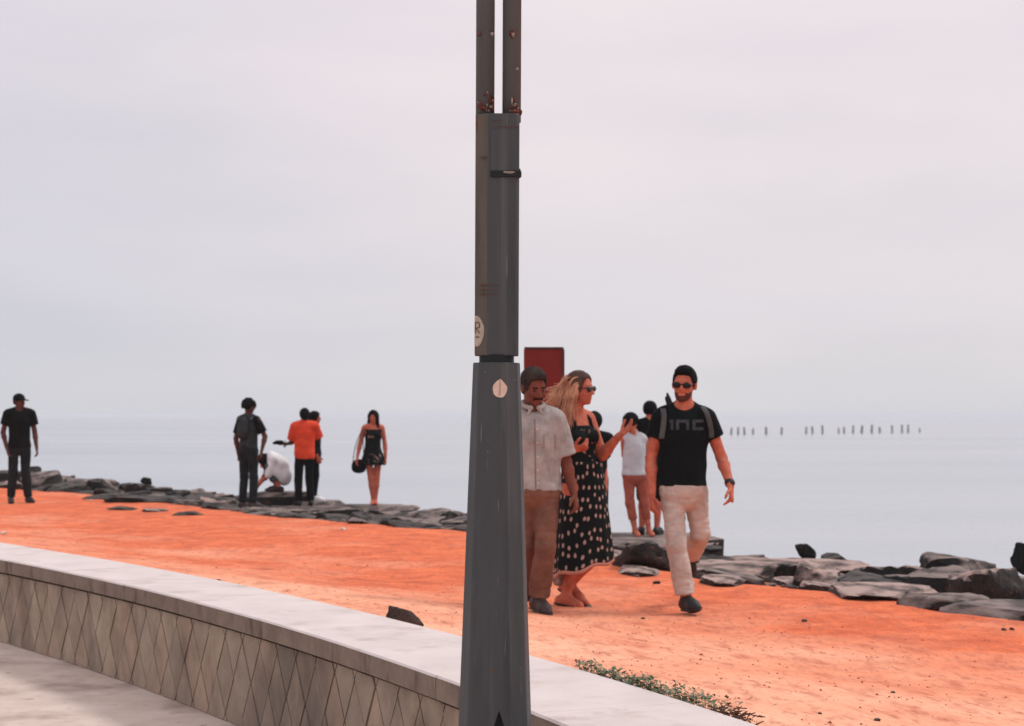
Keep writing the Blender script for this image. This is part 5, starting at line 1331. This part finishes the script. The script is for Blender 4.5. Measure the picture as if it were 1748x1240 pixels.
B = Blob(); B.ell((.05, 0, .06), (.125, .06, .115), None, .02); B.ell((.05, 0, 0), (.12, .065, .07), None, .03); blob_obj('bag', B, .011, C_black2, hb)
ws_ = J['shL'] - V3(-.29, -.06, .62)
tube_strands('strap', [([V3(-.05, 0, .12), V3(-.03, -.01, .4), V3(.06, -.05, .6), ws_ + V3(.03, 0, .065)], .008, .008), ([V3(.15, 0, .13), V3(.12, -.08, .4), V3(.12, -.08, .6), ws_ + V3(.03, 0, .065)], .008, .008)], C_sandal, hb, nseg=14)

# woman in white top and rolled leggings, behind
pm, J, g = far_person('woman in white top and rust leggings with dark cap looking out to sea', 1086, 916, 1.63, 150, fem=True, D=22.6)
step_slab(g[0] + .10, g[1] + .15, g[2], .62, .6, .35, 'broad flat rock under the woman in white top and her companion', 6)
l, f = J['l'], J['f']
k_ = g[1] / FPX
def L10(x, y, d=0.0): return V3((x - 1086) * k_, d, (916 - y) * k_)
J.update(neck=L10(1083, 743, 0), head=L10(1077, 721, -.02), hf=nrm((.7, .6, -.2)), elR=L10(1066, 778, .03), shR=L10(1065, 752, -.02), wrR=L10(1096, 786, .12), shL=L10(1102, 752, .06), elL=L10(1108, 785, .05), wrL=L10(1112, 808, .1),
         anR=L10(1084, 905, 0), toeR=L10(1089, 913, -.12), knR=L10(1075, 858, -.02), hipR=L10(1073, 812, 0), pelvis=L10(1082, 808, 0), hipL=L10(1092, 812, .02), knL=L10(1100, 858, .03), anL=L10(1108, 905, .05), toeL=L10(1114, 913, -.08))
P_, fr, _ = make_body(pm, J, SK_light, .011, True)
top(pm, J, cloth('pale_grey_cotton', (178, 177, 182), (200, 199, 203)), .011, inf=.016, slen=None, hem_z=L10(0, 812)[2], wr=WRF, fem=True, name='tank_top', boxy=.012); trousers(pm, J, C_salmon, .011, inf=.010, end=.62, waist_z=L10(0, 810)[2], fem=True, wr=[(.004, (8, 8, 12), 2.0)], name='leggings')
B = Blob(); B.ell(P_(0, -.02, .03), (.088, .108, .098), fr, .02); B.cone(P_(0, -.05, .02), P_(0, -.085, -.07), .075, .06, .03); B.sub(P_(0, .13, -.06), (.085, .09, .10), fr, .02); blob_obj('hair', B, .009, H_black, pm, [(.005, (30, 30, 10), 1.0)])
B = Blob(); B.ell(P_(0, -.01, .042), (.090, .110, .092), fr, .02); B.cut(P_(0, 0, .025), -fr[2]); B.cone(P_(0, .07, .036), P_(0, .165, .015), .07, .05, .02, squash=(fr[2], .18)); blob_obj('cap', B, .008, C_black2, pm)

# companion hidden behind the man in the black tee
pm, J, g = far_person('person with dark cap, dark shorts and bare legs half hidden behind the striding man', 1110, 913, 1.74, 170, D=22.9)
J['hf'] = nrm((.5, .8, -.05)); J['anL'] += V3(-.02, 0, 0)
P_, fr, _ = make_body(pm, J, SK_tan, hF)
top(pm, J, C_black2, hF, inf=.016, sleeve=.6, hem_z=.86, wr=WRF, name='tee_shirt'); trousers(pm, J, C_black2, hF, inf=.03, end=.0, waist_z=.98, name='shorts'); shoes(pm, J, C_shoe, hF); short_hair(pm, P_, fr, 1.0, .010, H_black, thick=.010)
B = Blob(); B.ell(P_(0, -.012, .040), (.088, .106, .090), fr, .02); B.cut(P_(0, 0, .022), -fr[2]); B.cone(P_(0, .07, .034), P_(0, .16, .024), .065, .05, .02, squash=(fr[2], .18)); blob_obj('cap', B, .008, C_black2, pm)

# person hidden behind the woman in the long dress
gx = (1014 - CX) / FPX * 19.0; gz = tz(gx, 19.0)
pm = empty('person', (gx, 19.0, gz)); tag(pm, 'dark haired person in dark clothes mostly hidden behind the long spotted dress', 'person')
J = default_joints(1.60 - gz + .03, R(160)); J['elL'] += V3(.03, 0, 0)
J['wrR'] = J['wrR'] + V3(0, 0, 0)
n_ = 'L' if J['shL'][0] > J['shR'][0] else 'R'
J['el' + n_] = V3(.10, .02, 1.02); J['wr' + n_] = V3(.125, -.08, .80)
P_, fr, _ = make_body(pm, J, SK_tan, hF)
top(pm, J, C_black2, hF, inf=.014, sleeve=.8, hem_z=.82, wr=WRF, name='tee_shirt'); trousers(pm, J, C_navy, hF, inf=.016, end=.97, waist_z=.95); shoes(pm, J, C_shoe, hF); short_hair(pm, P_, fr, 1.0, .010, H_black, thick=.014, low=-.08)

# ------------------------------------------------------------------ sea haze
hx = 27000.0
zb_, zt_ = SEA - 2.2, 6.2
Vh = [(x, y, z) for z in (zb_, zt_) for x, y in ((-hx, -60), (hx, -60), (hx, hx), (-hx, hx))]
hz = mesh_obj('haze', Vh, [(3, 2, 1, 0), (4, 5, 6, 7), (0, 1, 5, 4), (1, 2, 6, 5), (2, 3, 7, 6), (3, 0, 4, 7)], None, smooth=False)
tag(hz, 'thin pale sea haze filling the air over the shore', 'haze', kind='stuff')
mh = bpy.data.materials.new('sea_haze'); mh.use_nodes = True; t = mh.node_tree
t.nodes.remove(t.nodes['Principled BSDF']); pvn = t.nodes.new('ShaderNodeVolumePrincipled')
pvn.inputs['Color'].default_value = (.86, .89, .93, 1); pvn.inputs['Density'].default_value = .00035; pvn.inputs['Anisotropy'].default_value = .0
t.links.new(pvn.outputs[0], t.nodes['Material Output'].inputs['Volume']); hz.data.materials.append(mh)
